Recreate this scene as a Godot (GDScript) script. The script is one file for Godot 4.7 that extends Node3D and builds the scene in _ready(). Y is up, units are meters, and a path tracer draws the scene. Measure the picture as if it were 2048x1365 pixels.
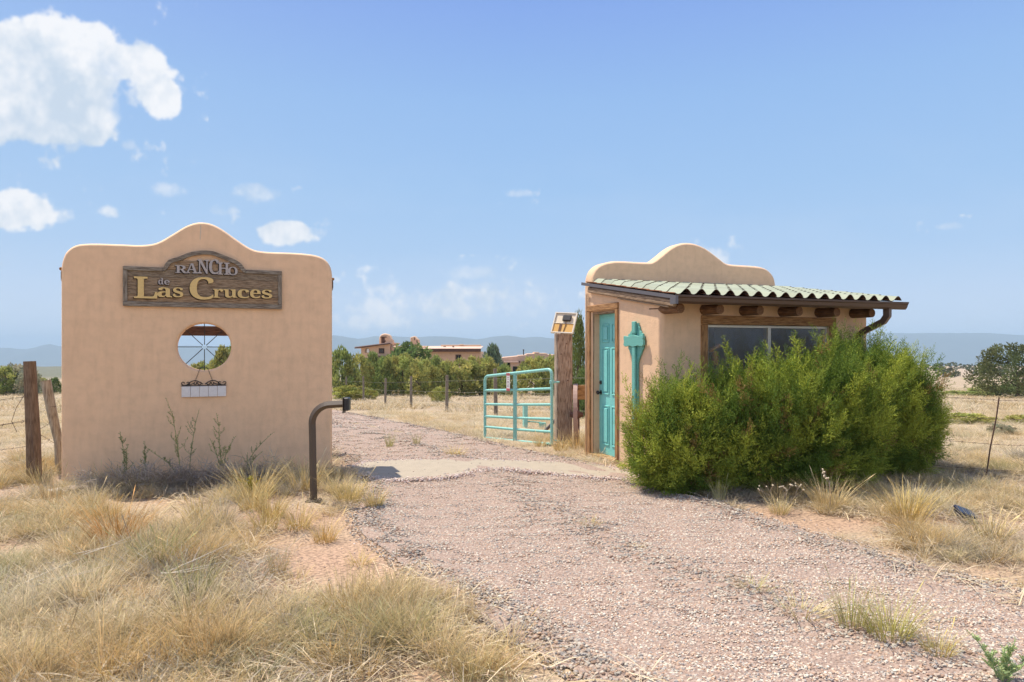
extends Node3D

# ------------------------------------------------------------------ helpers
class B:
	var v := PackedVector3Array()
	var n := PackedVector3Array()
	var c := PackedColorArray()
	var x := Transform3D.IDENTITY
	var col := Color(1, 1, 1)
	var tint := false
	func t3(a: Vector3, b: Vector3, d: Vector3, na: Vector3, nb: Vector3, nd: Vector3) -> void:
		# a, b, d run anticlockwise seen from outside; stored clockwise
		v.append(x * a); v.append(x * d); v.append(x * b)
		n.append((x.basis * na).normalized()); n.append((x.basis * nd).normalized()); n.append((x.basis * nb).normalized())
		if tint:
			c.append(col); c.append(col); c.append(col)
	func tri(a: Vector3, b: Vector3, d: Vector3) -> void:
		var m := (b - a).cross(d - a)
		if m.length_squared() < 1e-18:
			return
		m = m.normalized()
		t3(a, b, d, m, m, m)
	func quad(a: Vector3, b: Vector3, d: Vector3, e: Vector3) -> void:
		tri(a, b, d); tri(a, d, e)
	func face(p: Array, out: Vector3) -> void:
		var m: Vector3 = (p[1] - p[0]).cross(p[2] - p[0])
		if m.dot(out) < 0:
			p.reverse()
		for i in range(1, p.size() - 1):
			tri(p[0], p[i], p[i + 1])
	func box(s: Vector3, at := Vector3.ZERO, ch := 0.0) -> void:
		var h := s / 2.0
		ch = minf(ch, minf(h.x, minf(h.y, h.z)) * 0.8)
		var P := func(sx: float, sy: float, sz: float, ax: int) -> Vector3:
			var q := Vector3(h.x - (0.0 if ax == 0 else ch), h.y - (0.0 if ax == 1 else ch), h.z - (0.0 if ax == 2 else ch))
			return at + Vector3(sx * q.x, sy * q.y, sz * q.z)
		for s1 in [-1.0, 1.0]:
			face([P.call(s1, -1, -1, 0), P.call(s1, 1, -1, 0), P.call(s1, 1, 1, 0), P.call(s1, -1, 1, 0)], Vector3(s1, 0, 0))
			face([P.call(-1, s1, -1, 1), P.call(1, s1, -1, 1), P.call(1, s1, 1, 1), P.call(-1, s1, 1, 1)], Vector3(0, s1, 0))
			face([P.call(-1, -1, s1, 2), P.call(1, -1, s1, 2), P.call(1, 1, s1, 2), P.call(-1, 1, s1, 2)], Vector3(0, 0, s1))
		if ch > 0.0:
			for s1 in [-1.0, 1.0]:
				for s2 in [-1.0, 1.0]:
					face([P.call(s1, s2, -1, 0), P.call(s1, s2, 1, 0), P.call(s1, s2, 1, 1), P.call(s1, s2, -1, 1)], Vector3(s1, s2, 0))
					face([P.call(s1, -1, s2, 0), P.call(s1, 1, s2, 0), P.call(s1, 1, s2, 2), P.call(s1, -1, s2, 2)], Vector3(s1, 0, s2))
					face([P.call(-1, s1, s2, 1), P.call(1, s1, s2, 1), P.call(1, s1, s2, 2), P.call(-1, s1, s2, 2)], Vector3(0, s1, s2))
					for s3 in [-1.0, 1.0]:
						face([P.call(s1, s2, s3, 0), P.call(s1, s2, s3, 1), P.call(s1, s2, s3, 2)], Vector3(s1, s2, s3))
	func span(a: Vector3, b: Vector3, ch := 0.0) -> void:
		box((b - a).abs(), (a + b) / 2.0, ch)
	# a tube along points; rad is one radius or one per point; sides 4 with flat = square section
	func tube(p: Array, rad: Variant, sides := 8, flat := false, caps := true, first_up := Vector3.ZERO) -> void:
		var rings := []
		var nrm := []
		var up := first_up if first_up != Vector3.ZERO else Vector3(0.31, 0.2, 0.93)
		for i in p.size():
			var t: Vector3 = (p[mini(i + 1, p.size() - 1)] - p[maxi(i - 1, 0)]).normalized()
			up = (up - t * up.dot(t))
			if up.length() < 0.05:
				up = t.cross(Vector3(0.9, 0.1, -0.3))
			up = up.normalized()
			var sd := t.cross(up)
			var r: float = rad[i] if rad is Array else rad
			var ring := []
			var rn := []
			for k in sides:
				var a := TAU * (k + 0.5) / sides
				var dv := up * cos(a) + sd * sin(a)
				rn.append(dv)
				ring.append(p[i] + dv * r * (1.4142 if flat else 1.0))
			rings.append(ring); nrm.append(rn)
		for i in p.size() - 1:
			for k in sides:
				var k2 := (k + 1) % sides
				var a: Vector3 = rings[i][k]
				var b: Vector3 = rings[i][k2]
				var d: Vector3 = rings[i + 1][k2]
				var e: Vector3 = rings[i + 1][k]
				if flat:
					face([a, b, d, e], nrm[i][k] + nrm[i][k2])
				else:
					t3(a, d, e, nrm[i][k], nrm[i + 1][k2], nrm[i + 1][k])
					t3(a, b, d, nrm[i][k], nrm[i][k2], nrm[i + 1][k2])
		if caps:
			face(rings[0].duplicate(), p[0] - p[1])
			face(rings[-1].duplicate(), p[-1] - p[-2])
	# outline extruded along z from z0 to z1, with an optional bevel at both ends
	func prism(o: PackedVector2Array, z0: float, z1: float, bev := 0.0, smooth := false) -> void:
		if Geometry2D.is_polygon_clockwise(o):
			o = o.duplicate(); o.reverse()
		var m := o.size()
		var nn := PackedVector2Array()
		for i in m:
			var e1 := (o[i] - o[(i + m - 1) % m]).normalized()
			var e2 := (o[(i + 1) % m] - o[i]).normalized()
			var w := (Vector2(e1.y, -e1.x) + Vector2(e2.y, -e2.x)).normalized()
			nn.append(w)
		var steps := [[0.0, 0.0]]
		if bev > 0.0:
			steps = [[1.0, 0.0], [0.29, 0.29], [0.0, 1.0]]
		var rings := []
		var rn := []
		for s in steps:
			var r := PackedVector3Array(); var q := PackedVector3Array()
			for i in m:
				var w2 := nn[i]
				var p2: Vector2 = o[i] - w2 * bev * s[0]
				r.append(Vector3(p2.x, p2.y, z1 - bev * s[1]))
				q.append(Vector3(w2.x * (1.0 - s[0]) + 0.001, w2.y * (1.0 - s[0]), s[0]).normalized())
			rings.append(r); rn.append(q)
		for k in range(steps.size() - 1, -1, -1):
			var s = steps[k]
			var r := PackedVector3Array(); var q := PackedVector3Array()
			for i in m:
				var w2 := nn[i]
				var p2: Vector2 = o[i] - w2 * bev * s[0]
				r.append(Vector3(p2.x, p2.y, z0 + bev * s[1]))
				q.append(Vector3(w2.x * (1.0 - s[0]) + 0.001, w2.y * (1.0 - s[0]), -s[0]).normalized())
			rings.append(r); rn.append(q)
		for k in rings.size() - 1:
			for i in m:
				var j := (i + 1) % m
				var a: Vector3 = rings[k][i]
				var b: Vector3 = rings[k + 1][i]
				var d: Vector3 = rings[k + 1][j]
				var e: Vector3 = rings[k][j]
				if smooth:
					t3(a, b, d, rn[k][i], rn[k + 1][i], rn[k + 1][j])
					t3(a, d, e, rn[k][i], rn[k + 1][j], rn[k][j])
				else:
					quad(a, b, d, e)
		var flat2 := PackedVector2Array()
		for i in m:
			flat2.append(Vector2(rings[0][i].x, rings[0][i].y))
		var tr := Geometry2D.triangulate_polygon(flat2)
		for i in range(0, tr.size(), 3):
			for zz in [[z1, 1.0], [z0, -1.0]]:
				face([Vector3(flat2[tr[i]].x, flat2[tr[i]].y, zz[0]), Vector3(flat2[tr[i + 1]].x, flat2[tr[i + 1]].y, zz[0]), Vector3(flat2[tr[i + 2]].x, flat2[tr[i + 2]].y, zz[0])], Vector3(0, 0, zz[1]))
	# profile of (radius, height) turned about y
	func lathe(pr: Array, seg := 16) -> void:
		for i in pr.size() - 1:
			var e: Vector2 = pr[i + 1] - pr[i]
			var m := Vector2(e.y, -e.x).normalized()
			for k in seg:
				var a := TAU * k / seg
				var b := TAU * (k + 1) / seg
				var ca := Vector3(cos(a), 0, -sin(a)); var cb := Vector3(cos(b), 0, -sin(b))
				var p0: Vector3 = ca * pr[i].x + Vector3.UP * pr[i].y
				var p1: Vector3 = cb * pr[i].x + Vector3.UP * pr[i].y
				var p2: Vector3 = cb * pr[i + 1].x + Vector3.UP * pr[i + 1].y
				var p3: Vector3 = ca * pr[i + 1].x + Vector3.UP * pr[i + 1].y
				var na := ca * m.x + Vector3.UP * m.y; var nb := cb * m.x + Vector3.UP * m.y
				if pr[i].x > 1e-5:
					t3(p0, p1, p2, na, nb, nb)
				if pr[i + 1].x > 1e-5:
					t3(p0, p2, p3, na, nb, na)
	func mesh() -> ArrayMesh:
		var a := []
		a.resize(Mesh.ARRAY_MAX)
		a[Mesh.ARRAY_VERTEX] = v
		a[Mesh.ARRAY_NORMAL] = n
		if tint:
			a[Mesh.ARRAY_COLOR] = c
		var am := ArrayMesh.new()
		am.add_surface_from_arrays(Mesh.PRIMITIVE_TRIANGLES, a)
		return am

func numbered(parent: Node, called: String) -> String:
	if not parent.has_node(NodePath(called)):
		return called
	var k: int = parent.get_meta("count_" + called, 0)
	k += 1
	parent.set_meta("count_" + called, k)
	return "%s_%03d" % [called, k]

func obj(called: String, b: Variant, m: Material, parent: Node = self) -> MeshInstance3D:
	var o := MeshInstance3D.new()
	o.name = numbered(parent, called)
	o.mesh = b.mesh() if b is B else b
	o.material_override = m
	parent.add_child(o, true)
	return o

func tag(o: Node, label: String, category: String, group := "", kind := "") -> void:
	if label: o.set_meta("label", label)
	if category: o.set_meta("category", category)
	if group: o.set_meta("group", group)
	if kind: o.set_meta("kind", kind)

func thing(called: String, label: String, category: String, at := Vector3.ZERO, turn := 0.0, group := "") -> Node3D:
	var o := Node3D.new()
	o.name = numbered(self, called)
	add_child(o, true)
	o.position = at
	o.rotation.y = turn
	tag(o, label, category, group)
	return o

func dup(src: Node3D, at: Vector3, turn: float, label: String, group := "", size := Vector3.ONE) -> Node3D:
	var r: Node3D = src.duplicate()
	r.name = numbered(self, str(src.name).rstrip("_0123456789"))
	add_child(r, true)
	r.position = at
	r.rotation.y = turn
	r.scale = size
	r.set_meta("label", label)
	if group: r.set_meta("group", group)
	return r

func stuff(called: String, label: String, category: String) -> Node3D:
	var o := thing(called, label, category)
	o.set_meta("kind", "stuff")
	return o

func multi(called: String, mesh: Mesh, m: Material, places: Array, colors: Array, parent: Node = self) -> MultiMeshInstance3D:
	var mm := MultiMesh.new()
	mm.transform_format = MultiMesh.TRANSFORM_3D
	mm.use_colors = colors.size() > 0
	mm.mesh = mesh
	mm.instance_count = places.size()
	for i in places.size():
		var t: Transform3D = places[i]
		mm.set_instance_transform(i, t)
		if colors.size() > 0:
			var k: Color = colors[i]
			mm.set_instance_color(i, k)
	var o := MultiMeshInstance3D.new()
	o.name = numbered(parent, called)
	o.multimesh = mm
	o.material_override = m
	parent.add_child(o, true)
	o.set_meta("kind", "stuff")
	return o

var R := RandomNumberGenerator.new()
func rr(a: float, b: float) -> float: return R.randf_range(a, b)
func lin(r: float, g: float, b: float) -> Color: return Color(r, g, b).linear_to_srgb()
func vjit(s: float) -> Vector3: return Vector3(rr(-s, s), rr(-s, s), rr(-s, s))

# ------------------------------------------------------------------ materials
func ntex(freq: float, oct: int, cols: Array, offs: Array, size := 512, kind := FastNoiseLite.TYPE_SIMPLEX_SMOOTH, sd := 1, gain := 0.5) -> NoiseTexture2D:
	var f := FastNoiseLite.new()
	f.noise_type = kind
	f.frequency = freq
	f.fractal_octaves = oct
	f.fractal_gain = gain
	f.seed = sd
	var t := NoiseTexture2D.new()
	t.width = size; t.height = size
	t.seamless = true
	t.seamless_blend_skirt = 0.15
	t.noise = f
	if cols.size() > 0:
		var g := Gradient.new()
		g.offsets = PackedFloat32Array(offs)
		var pc := PackedColorArray()
		for k in cols: pc.append(k)
		g.colors = pc
		t.color_ramp = g
	return t

func plain(c: Color, rough := 0.8, metal := 0.0) -> StandardMaterial3D:
	var m := StandardMaterial3D.new()
	m.albedo_color = c
	m.roughness = rough
	m.metallic = metal
	return m

func textured(c: Color, tex: Texture2D, sc: Vector3, rough := 0.85, bump: Texture2D = null, depth := 0.0, world := true) -> StandardMaterial3D:
	var m := plain(c, rough)
	m.albedo_texture = tex
	m.uv1_triplanar = true
	m.uv1_world_triplanar = world
	m.uv1_scale = sc
	if bump:
		m.heightmap_enabled = true
		m.heightmap_texture = bump
		m.heightmap_scale = depth
	return m

func vcol(rough := 0.85, back := 0.0) -> StandardMaterial3D:
	var m := plain(Color.WHITE, rough)
	m.vertex_color_use_as_albedo = true
	m.metallic_specular = 0.25
	if back > 0.0:
		m.backlight_enabled = true
		m.backlight = Color(back, back, back)
	return m

var M := {}
func g2(k: float) -> Color: return Color(k, k, k)

func make_materials() -> void:
	var mottled := ntex(0.012, 5, [g2(0.95), g2(0.985), g2(1.0)], [0.2, 0.55, 0.85], 512, FastNoiseLite.TYPE_SIMPLEX_SMOOTH, 3, 0.6)
	var grain := ntex(0.055, 4, [], [], 512, FastNoiseLite.TYPE_SIMPLEX_SMOOTH, 5, 0.6)
	var streak := ntex(0.02, 5, [Color(0.62, 0.58, 0.55), Color(0.86, 0.83, 0.80), Color(1, 1, 1)], [0.22, 0.5, 0.8], 512, FastNoiseLite.TYPE_SIMPLEX_SMOOTH, 9, 0.65)
	var speck := ntex(0.09, 3, [g2(0.62), g2(0.92), g2(1.0)], [0.15, 0.5, 0.85], 512, FastNoiseLite.TYPE_SIMPLEX_SMOOTH, 12, 0.7)
	M.mottled = mottled; M.grain = grain
	M.stucco = textured(lin(0.86, 0.58, 0.365), mottled, Vector3(0.9, 0.9, 0.9), 0.95, grain, 0.2)
	M.stucco_booth = textured(lin(0.80, 0.545, 0.355), mottled, Vector3(1.1, 1.1, 1.1), 0.95, grain, 0.25)
	var runs := ntex(0.018, 4, [g2(0.965), g2(0.99), g2(1.0)], [0.2, 0.45, 0.75], 512, FastNoiseLite.TYPE_SIMPLEX_SMOOTH, 14, 0.6)
	for k in ["stucco", "stucco_booth"]:
		M[k].detail_enabled = true
		M[k].detail_albedo = runs
		M[k].detail_blend_mode = BaseMaterial3D.BLEND_MODE_MUL
		M[k].detail_uv_layer = BaseMaterial3D.DETAIL_UV_2
		M[k].uv2_triplanar = true; M[k].uv2_world_triplanar = true
		M[k].uv2_scale = Vector3(1.1, 0.16, 1.1)
	M.adobe_far = textured(lin(0.64, 0.43, 0.285), mottled, Vector3(0.3, 0.3, 0.3), 0.95)
	M.adobe_far2 = textured(lin(0.60, 0.42, 0.31), mottled, Vector3(0.3, 0.3, 0.3), 0.95)
	M.roof_far = textured(lin(0.62, 0.44, 0.35), mottled, Vector3(0.5, 0.5, 0.5), 0.9)
	M.ground = textured(Color.WHITE, speck, Vector3(0.55, 0.55, 0.55), 0.97, grain, 1.6)
	M.ground.vertex_color_use_as_albedo = true
	M.gravel_bed = textured(lin(0.43, 0.355, 0.305), ntex(0.12, 3, [Color(0.72, 0.67, 0.65), Color(0.90, 0.86, 0.84), Color(1, 0.98, 0.97)], [0.2, 0.5, 0.8], 512, FastNoiseLite.TYPE_CELLULAR, 21, 0.7), Vector3(0.8, 0.8, 0.8), 0.95, grain, 1.8)
	M.concrete = textured(lin(0.36, 0.31, 0.24), mottled, Vector3(0.8, 0.8, 0.8), 0.92, grain, 0.25)
	var wood_bump := ntex(0.03, 4, [], [], 512, FastNoiseLite.TYPE_SIMPLEX_SMOOTH, 9, 0.65)
	for w in [["wood_grey", 0.31, 0.275, 0.225], ["wood_old", 0.40, 0.295, 0.205], ["wood_brown", 0.46, 0.255, 0.11], ["wood_dark", 0.14, 0.07, 0.042], ["wood_tie", 0.46, 0.365, 0.29], ["wood_pale", 0.52, 0.46, 0.36], ["wood_post", 0.27, 0.185, 0.12], ["wood_viga", 0.24, 0.125, 0.06], ["wood_rail", 0.50, 0.32, 0.15]]:
		M[w[0] + "_y"] = textured(lin(w[1], w[2], w[3]), streak, Vector3(5.0, 0.5, 5.0), 0.9, wood_bump, 0.15, false)
		M[w[0] + "_x"] = textured(lin(w[1], w[2], w[3]), streak, Vector3(0.5, 5.0, 5.0), 0.9, wood_bump, 0.15, false)
		M[w[0] + "_z"] = textured(lin(w[1], w[2], w[3]), streak, Vector3(5.0, 5.0, 0.5), 0.9, wood_bump, 0.15, false)
	M.wood_board_a = textured(lin(0.36, 0.27, 0.18), streak, Vector3(0.7, 7.0, 7.0), 0.9, wood_bump, 0.15, false)
	M.wood_board_b = textured(lin(0.42, 0.295, 0.18), streak, Vector3(0.6, 6.0, 6.0), 0.9, wood_bump, 0.15, false)
	M.wood_board_b.uv1_offset = Vector3(0.31, 0.4, 0.2)
	M.wood_board_c = textured(lin(0.31, 0.25, 0.18), streak, Vector3(0.8, 8.0, 8.0), 0.9, wood_bump, 0.15, false)
	M.wood_board_c.uv1_offset = Vector3(0.7, 0.1, 0.6)
	M.brown_metal = plain(lin(0.085, 0.048, 0.032), 0.45)
	M.dark_metal = plain(lin(0.02, 0.016, 0.014), 0.5)
	M.bronze = textured(lin(0.085, 0.062, 0.045), mottled, Vector3(1.5, 1.5, 1.5), 0.5)
	M.black = plain(lin(0.018, 0.018, 0.02), 0.4)
	M.flashing = plain(lin(0.13, 0.125, 0.14), 0.55, 0.2)
	M.rust = textured(lin(0.16, 0.085, 0.06), speck, Vector3(3, 3, 3), 0.85)
	M.rust_pale = textured(lin(0.42, 0.30, 0.26), speck, Vector3(3, 3, 3), 0.8)
	M.wire = plain(lin(0.16, 0.11, 0.08), 0.7, 0.3)
	M.wire_grey = plain(lin(0.25, 0.23, 0.21), 0.6, 0.3)
	var worn := ntex(0.045, 5, [Color(0.62, 0.50, 0.42), Color(0.90, 0.89, 0.88), g2(0.97), g2(1.0)], [0.20, 0.27, 0.5, 0.8], 512, FastNoiseLite.TYPE_SIMPLEX_SMOOTH, 17, 0.65)
	M.turquoise = textured(lin(0.28, 0.64, 0.59), worn, Vector3(2, 2, 2), 0.42)
	M.turquoise_door = textured(lin(0.20, 0.61, 0.585), mottled, Vector3(1.2, 1.2, 1.2), 0.45)
	M.turquoise_wood = textured(lin(0.15, 0.47, 0.42), worn, Vector3(3, 3, 3), 0.6)
	M.tile = vcol(0.5)
	M.tile.albedo_texture = mottled
	M.tile.uv1_triplanar = true; M.tile.uv1_world_triplanar = true; M.tile.uv1_scale = Vector3(2.3, 2.3, 2.3)
	M.gold = textured(lin(0.72, 0.51, 0.20), mottled, Vector3(4, 4, 4), 0.6)
	M.letter_grey = textured(lin(0.58, 0.52, 0.49), speck, Vector3(4, 4, 4), 0.85)
	M.letter_dark = plain(lin(0.03, 0.022, 0.018), 0.8)
	M.white = plain(lin(0.72, 0.72, 0.70), 0.5)
	M.cream = textured(lin(0.72, 0.62, 0.46), mottled, Vector3(3, 3, 3), 0.55)
	M.amber = plain(lin(0.62, 0.36, 0.09), 0.4)
	M.aluminium = plain(lin(0.62, 0.58, 0.50), 0.4, 0.2)
	M.interior = plain(lin(0.10, 0.085, 0.075), 0.9)
	M.orange = plain(lin(0.55, 0.22, 0.03), 0.6)
	M.glass = plain(Color(0.55, 0.6, 0.65, 0.25), 0.02)
	M.glass.transparency = BaseMaterial3D.TRANSPARENCY_ALPHA
	M.dark_glass = plain(lin(0.02, 0.025, 0.03), 0.1)
	M.red = plain(lin(0.55, 0.03, 0.05), 0.5)
	M.solar = plain(lin(0.02, 0.025, 0.05), 0.15)
	M.rock = textured(lin(0.45, 0.36, 0.28), speck, Vector3(4, 4, 4), 0.9)
	M.leaf = vcol(0.7, 0.65)
	M.needle = vcol(0.75, 0.8)
	M.straw = vcol(0.8, 0.8)
	M.stone = vcol(0.9)
	M.dead_twig = plain(lin(0.66, 0.59, 0.50), 0.9)
	M.bark = textured(lin(0.16, 0.115, 0.08), streak, Vector3(4, 0.7, 4), 0.95)
	M.mountain = textured(lin(0.11, 0.13, 0.12), mottled, Vector3(0.002, 0.002, 0.002), 1.0)

# ------------------------------------------------------------------ the lie of the land
var hill_noise := FastNoiseLite.new()
var bump_noise := FastNoiseLite.new()
var patch_noise := FastNoiseLite.new()
func H0(x: float, z: float) -> float:
	var d := maxf(0.0, -z)
	var t := maxf(0.0, d - 9.0)
	var v := -0.06 * t * t / (t + 4.0)
	var u := maxf(0.0, d - 34.0)
	v += 0.03 * u * u / (u + 6.0)
	if d > 160.0:
		v += smoothstep(160.0, 320.0, d) * (1.0 + hill_noise.get_noise_2d(x, z)) * minf(d * 0.008, 4.0) * (1.0 - smoothstep(900.0, 1600.0, d))
	return v
func H(x: float, z: float) -> float:
	var e := sqrt(x * x + z * z)
	return H0(x, z) + bump_noise.get_noise_2d(x, z) * 0.025 * smoothstep(1.0, 3.0, e) * (1.0 + minf(e, 60.0) * 0.05)

var ROAD_L := [Vector2(3.6, 0.4), Vector2(2.2, -1.2), Vector2(0.95, -2.3), Vector2(0.38, -3.08), Vector2(-0.06, -3.59), Vector2(-0.51, -4.27), Vector2(-0.84, -4.88), Vector2(-1.27, -5.69), Vector2(-1.47, -6.61), Vector2(-1.6, -7.58), Vector2(-1.95, -8.6), Vector2(-2.7, -10), Vector2(-3.7, -11.8), Vector2(-5.7, -15), Vector2(-8.6, -19.8), Vector2(-12.5, -26.8), Vector2(-22, -40)]
var ROAD_R := [Vector2(9.5, 0.9), Vector2(7.3, -0.9), Vector2(5.0, -2.6), Vector2(4.0, -3.4), Vector2(3.4, -3.95), Vector2(3.0, -4.45), Vector2(2.68, -5.0), Vector2(2.40, -5.69), Vector2(1.95, -6.7), Vector2(1.55, -7.65), Vector2(1.2, -8.5), Vector2(0.62, -9.7), Vector2(-0.37, -11.49), Vector2(-1.77, -14.7), Vector2(-3.71, -19.17), Vector2(-6.76, -26.06), Vector2(-14, -39)]
var road_poly := PackedVector2Array()
func smooth_line(p: Array, k: int) -> Array:
	var o := []
	for i in p.size() - 1:
		for j in k:
			var t := float(j) / k
			var a: Vector2 = p[maxi(i - 1, 0)]; var b: Vector2 = p[i]; var c: Vector2 = p[i + 1]; var d: Vector2 = p[mini(i + 2, p.size() - 1)]
			o.append(b.cubic_interpolate(c, a, d, t))
	o.append(p[-1])
	return o
func road_lift(u: float) -> float:
	# berm at both edges, two wheel tracks and a ridge of loose stone between them
	var e := minf(u, 1.0 - u)
	return 0.012 + 0.03 * exp(-pow((u - 0.5) / 0.09, 2.0)) + 0.022 * exp(-pow((e - 0.05) / 0.05, 2.0)) - 0.012 * smoothstep(0.04, 0.0, e)

# ------------------------------------------------------------------ sky
var cloud_noise := FastNoiseLite.new()
var wisp_noise := FastNoiseLite.new()
# blobs of cloud: bearing and height as tangents (x, y), half-sizes, strength
const CLOUDS := [[-0.70, 0.385, 0.125, 0.098, 1.0], [-0.645, 0.45, 0.052, 0.042, 1.0], [-0.71, 0.44, 0.06, 0.045, 1.0], [-0.605, 0.42, 0.045, 0.055, 1.0], [-0.76, 0.36, 0.14, 0.075, 1.0], [-0.63, 0.33, 0.055, 0.05, 1.0],
	[-0.525, 0.385, 0.042, 0.046, 1.0], [-0.548, 0.422, 0.04, 0.032, 1.0], [-0.512, 0.362, 0.026, 0.032, 0.9],
	[-0.715, 0.198, 0.06, 0.034, 1.0], [-0.745, 0.205, 0.06, 0.03, 1.0], [-0.662, 0.195, 0.024, 0.018, 0.75], [-0.595, 0.20, 0.022, 0.011, 0.75], [-0.505, 0.232, 0.034, 0.014, 0.5], [-0.42, 0.205, 0.026, 0.010, 0.6], [-0.375, 0.228, 0.036, 0.017, 0.55],
	[-0.336, 0.168, 0.040, 0.020, 1.0], [-0.325, 0.176, 0.024, 0.016, 1.0], [-0.561, 0.30, 0.012, 0.010, 0.55], [0.008, 0.23, 0.018, 0.010, 0.4], [0.644, 0.181, 0.027, 0.008, 0.6], [0.297, 0.134, 0.022, 0.016, 0.7],
	[-0.058, 0.112, 0.05, 0.013, 0.38], [-0.041, 0.093, 0.028, 0.008, 0.45], [-0.21, 0.052, 0.14, 0.034, 0.78], [-0.105, 0.066, 0.15, 0.034, 0.82], [-0.02, 0.064, 0.10, 0.024, 0.62], [-0.75, 0.125, 0.02, 0.006, 0.5]]
func sky_color(y: float) -> Color:
	# y = sine of the height above the horizon
	var el := rad_to_deg(asin(clampf(y, -1.0, 1.0)))
	var st := [[-90.0, Color8(190, 178, 160)], [-3.0, Color8(190, 200, 210)], [0.0, Color8(208, 224, 243)], [4.0, Color8(196, 217, 243)], [8.0, Color8(174, 205, 240)], [13.0, Color8(161, 197, 238)], [20.0, Color8(149, 187, 236)], [27.0, Color8(134, 169, 233)], [45.0, Color8(112, 148, 222)], [90.0, Color8(86, 124, 206)]]
	for i in range(1, st.size()):
		if el <= st[i][0]:
			var a: Color = st[i - 1][1]; var b: Color = st[i][1]
			return a.lerp(b, (el - st[i - 1][0]) / (st[i][0] - st[i - 1][0])).srgb_to_linear()
	return (st[-1][1] as Color).srgb_to_linear()
func make_sky() -> ImageTexture:
	cloud_noise.seed = 4; cloud_noise.frequency = 15.0; cloud_noise.fractal_octaves = 6; cloud_noise.fractal_gain = 0.55
	wisp_noise.seed = 8; wisp_noise.frequency = 2.2; wisp_noise.fractal_octaves = 5; wisp_noise.fractal_gain = 0.55
	var small := Image.create_empty(1024, 512, false, Image.FORMAT_RGBF)
	for j in 512:
		var th := PI * (j + 0.5) / 512.0
		var y := cos(th)
		var c := sky_color(y)
		small.fill_rect(Rect2i(0, j, 1024, 1), c)
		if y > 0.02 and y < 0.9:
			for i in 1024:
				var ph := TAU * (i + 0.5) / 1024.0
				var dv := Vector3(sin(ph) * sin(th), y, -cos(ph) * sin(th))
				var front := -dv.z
				var hidden := smoothstep(0.75, 0.45, front)       # added cumulus outside the view, made bright to fill the shaded walls
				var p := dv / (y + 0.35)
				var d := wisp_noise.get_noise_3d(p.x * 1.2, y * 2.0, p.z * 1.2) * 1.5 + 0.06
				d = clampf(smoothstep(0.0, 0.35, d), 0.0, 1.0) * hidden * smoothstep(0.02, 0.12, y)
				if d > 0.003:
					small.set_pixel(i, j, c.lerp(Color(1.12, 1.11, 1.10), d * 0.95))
	small.resize(4096, 2048, Image.INTERPOLATE_BILINEAR)
	for j in range(640, 1024):
		var th := PI * (j + 0.5) / 2048.0
		var y := cos(th)
		var s := sin(th)
		var c0 := sky_color(y)
		for i in range(-520, 520):
			var ph := TAU * (i + 0.5) / 4096.0
			var dx := sin(ph) * s; var dz := cos(ph) * s
			var tx := dx / dz; var ty := y / dz
			var near := false
			for k in CLOUDS:
				if absf(tx - k[0]) < k[2] * 1.9 and absf(ty - k[1]) < k[3] * 2.1:
					near = true
					break
			var c := c0
			# a faint veil of thin cloud, and the sky a little paler towards the left
			var veil := clampf(wisp_noise.get_noise_3d(tx * 1.1, ty * 3.4, 3.0) * 0.9 + 0.05, 0.0, 1.0) * 0.16 * smoothstep(0.4, 0.1, ty)
			c = c.lerp(Color(0.80, 0.85, 0.92), veil + 0.10 * clampf(-tx, 0.0, 0.8))
			if near:
				var warp := cloud_noise.get_noise_3d(tx, ty, 1.5)
				var fine := cloud_noise.get_noise_3d(tx * 2.7, ty * 2.7, 6.5)
				var solid := 0.0; var wisp := 0.0
				for k in CLOUDS:
					var ax: float = (tx - k[0]) / k[2]
					var ay: float = (ty - k[1]) / k[3]
					if ay < 0.0: ay *= 1.3
					var q := 1.0 - (ax * ax + ay * ay)
					if q > -2.0:
						if k[4] > 0.85: solid += maxf(0.0, q + 0.45) * 0.8
						else: wisp = maxf(wisp, smoothstep(-0.1, 1.5, q + warp * 1.5 + fine * 0.9) * k[4])
				var body := maxf(wisp, smoothstep(0.22, 0.80, solid + warp * 0.80 + fine * 0.50))
				# the gap between the big cloud and its right arm
				var gx := (tx + 0.572 + (ty - 0.37) * 0.3 + warp * 0.02) / 0.014; var gy := (ty - 0.35) / 0.055
				body *= 1.0 - 0.75 * exp(-(gx * gx + gy * gy)) * clampf(0.8 + warp * 2.0, 0.0, 1.0)
				var sh := clampf(0.62 + (cloud_noise.get_noise_3d(tx * 0.45, ty * 0.45 + 0.05, 2.2)) * 1.2 + fine * 0.55 + (clampf((ty - 0.38) * 3.2, -0.45, 0.4) if ty > 0.27 else 0.1), 0.0, 1.0)
				c = c.lerp(Color(0.60, 0.70, 0.82).lerp(Color(0.93, 0.94, 0.965), sh), clampf(body, 0.0, 1.0) * 0.97)
			small.set_pixel(posmod(i, 4096), j, c)
	return ImageTexture.create_from_image(small)

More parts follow.
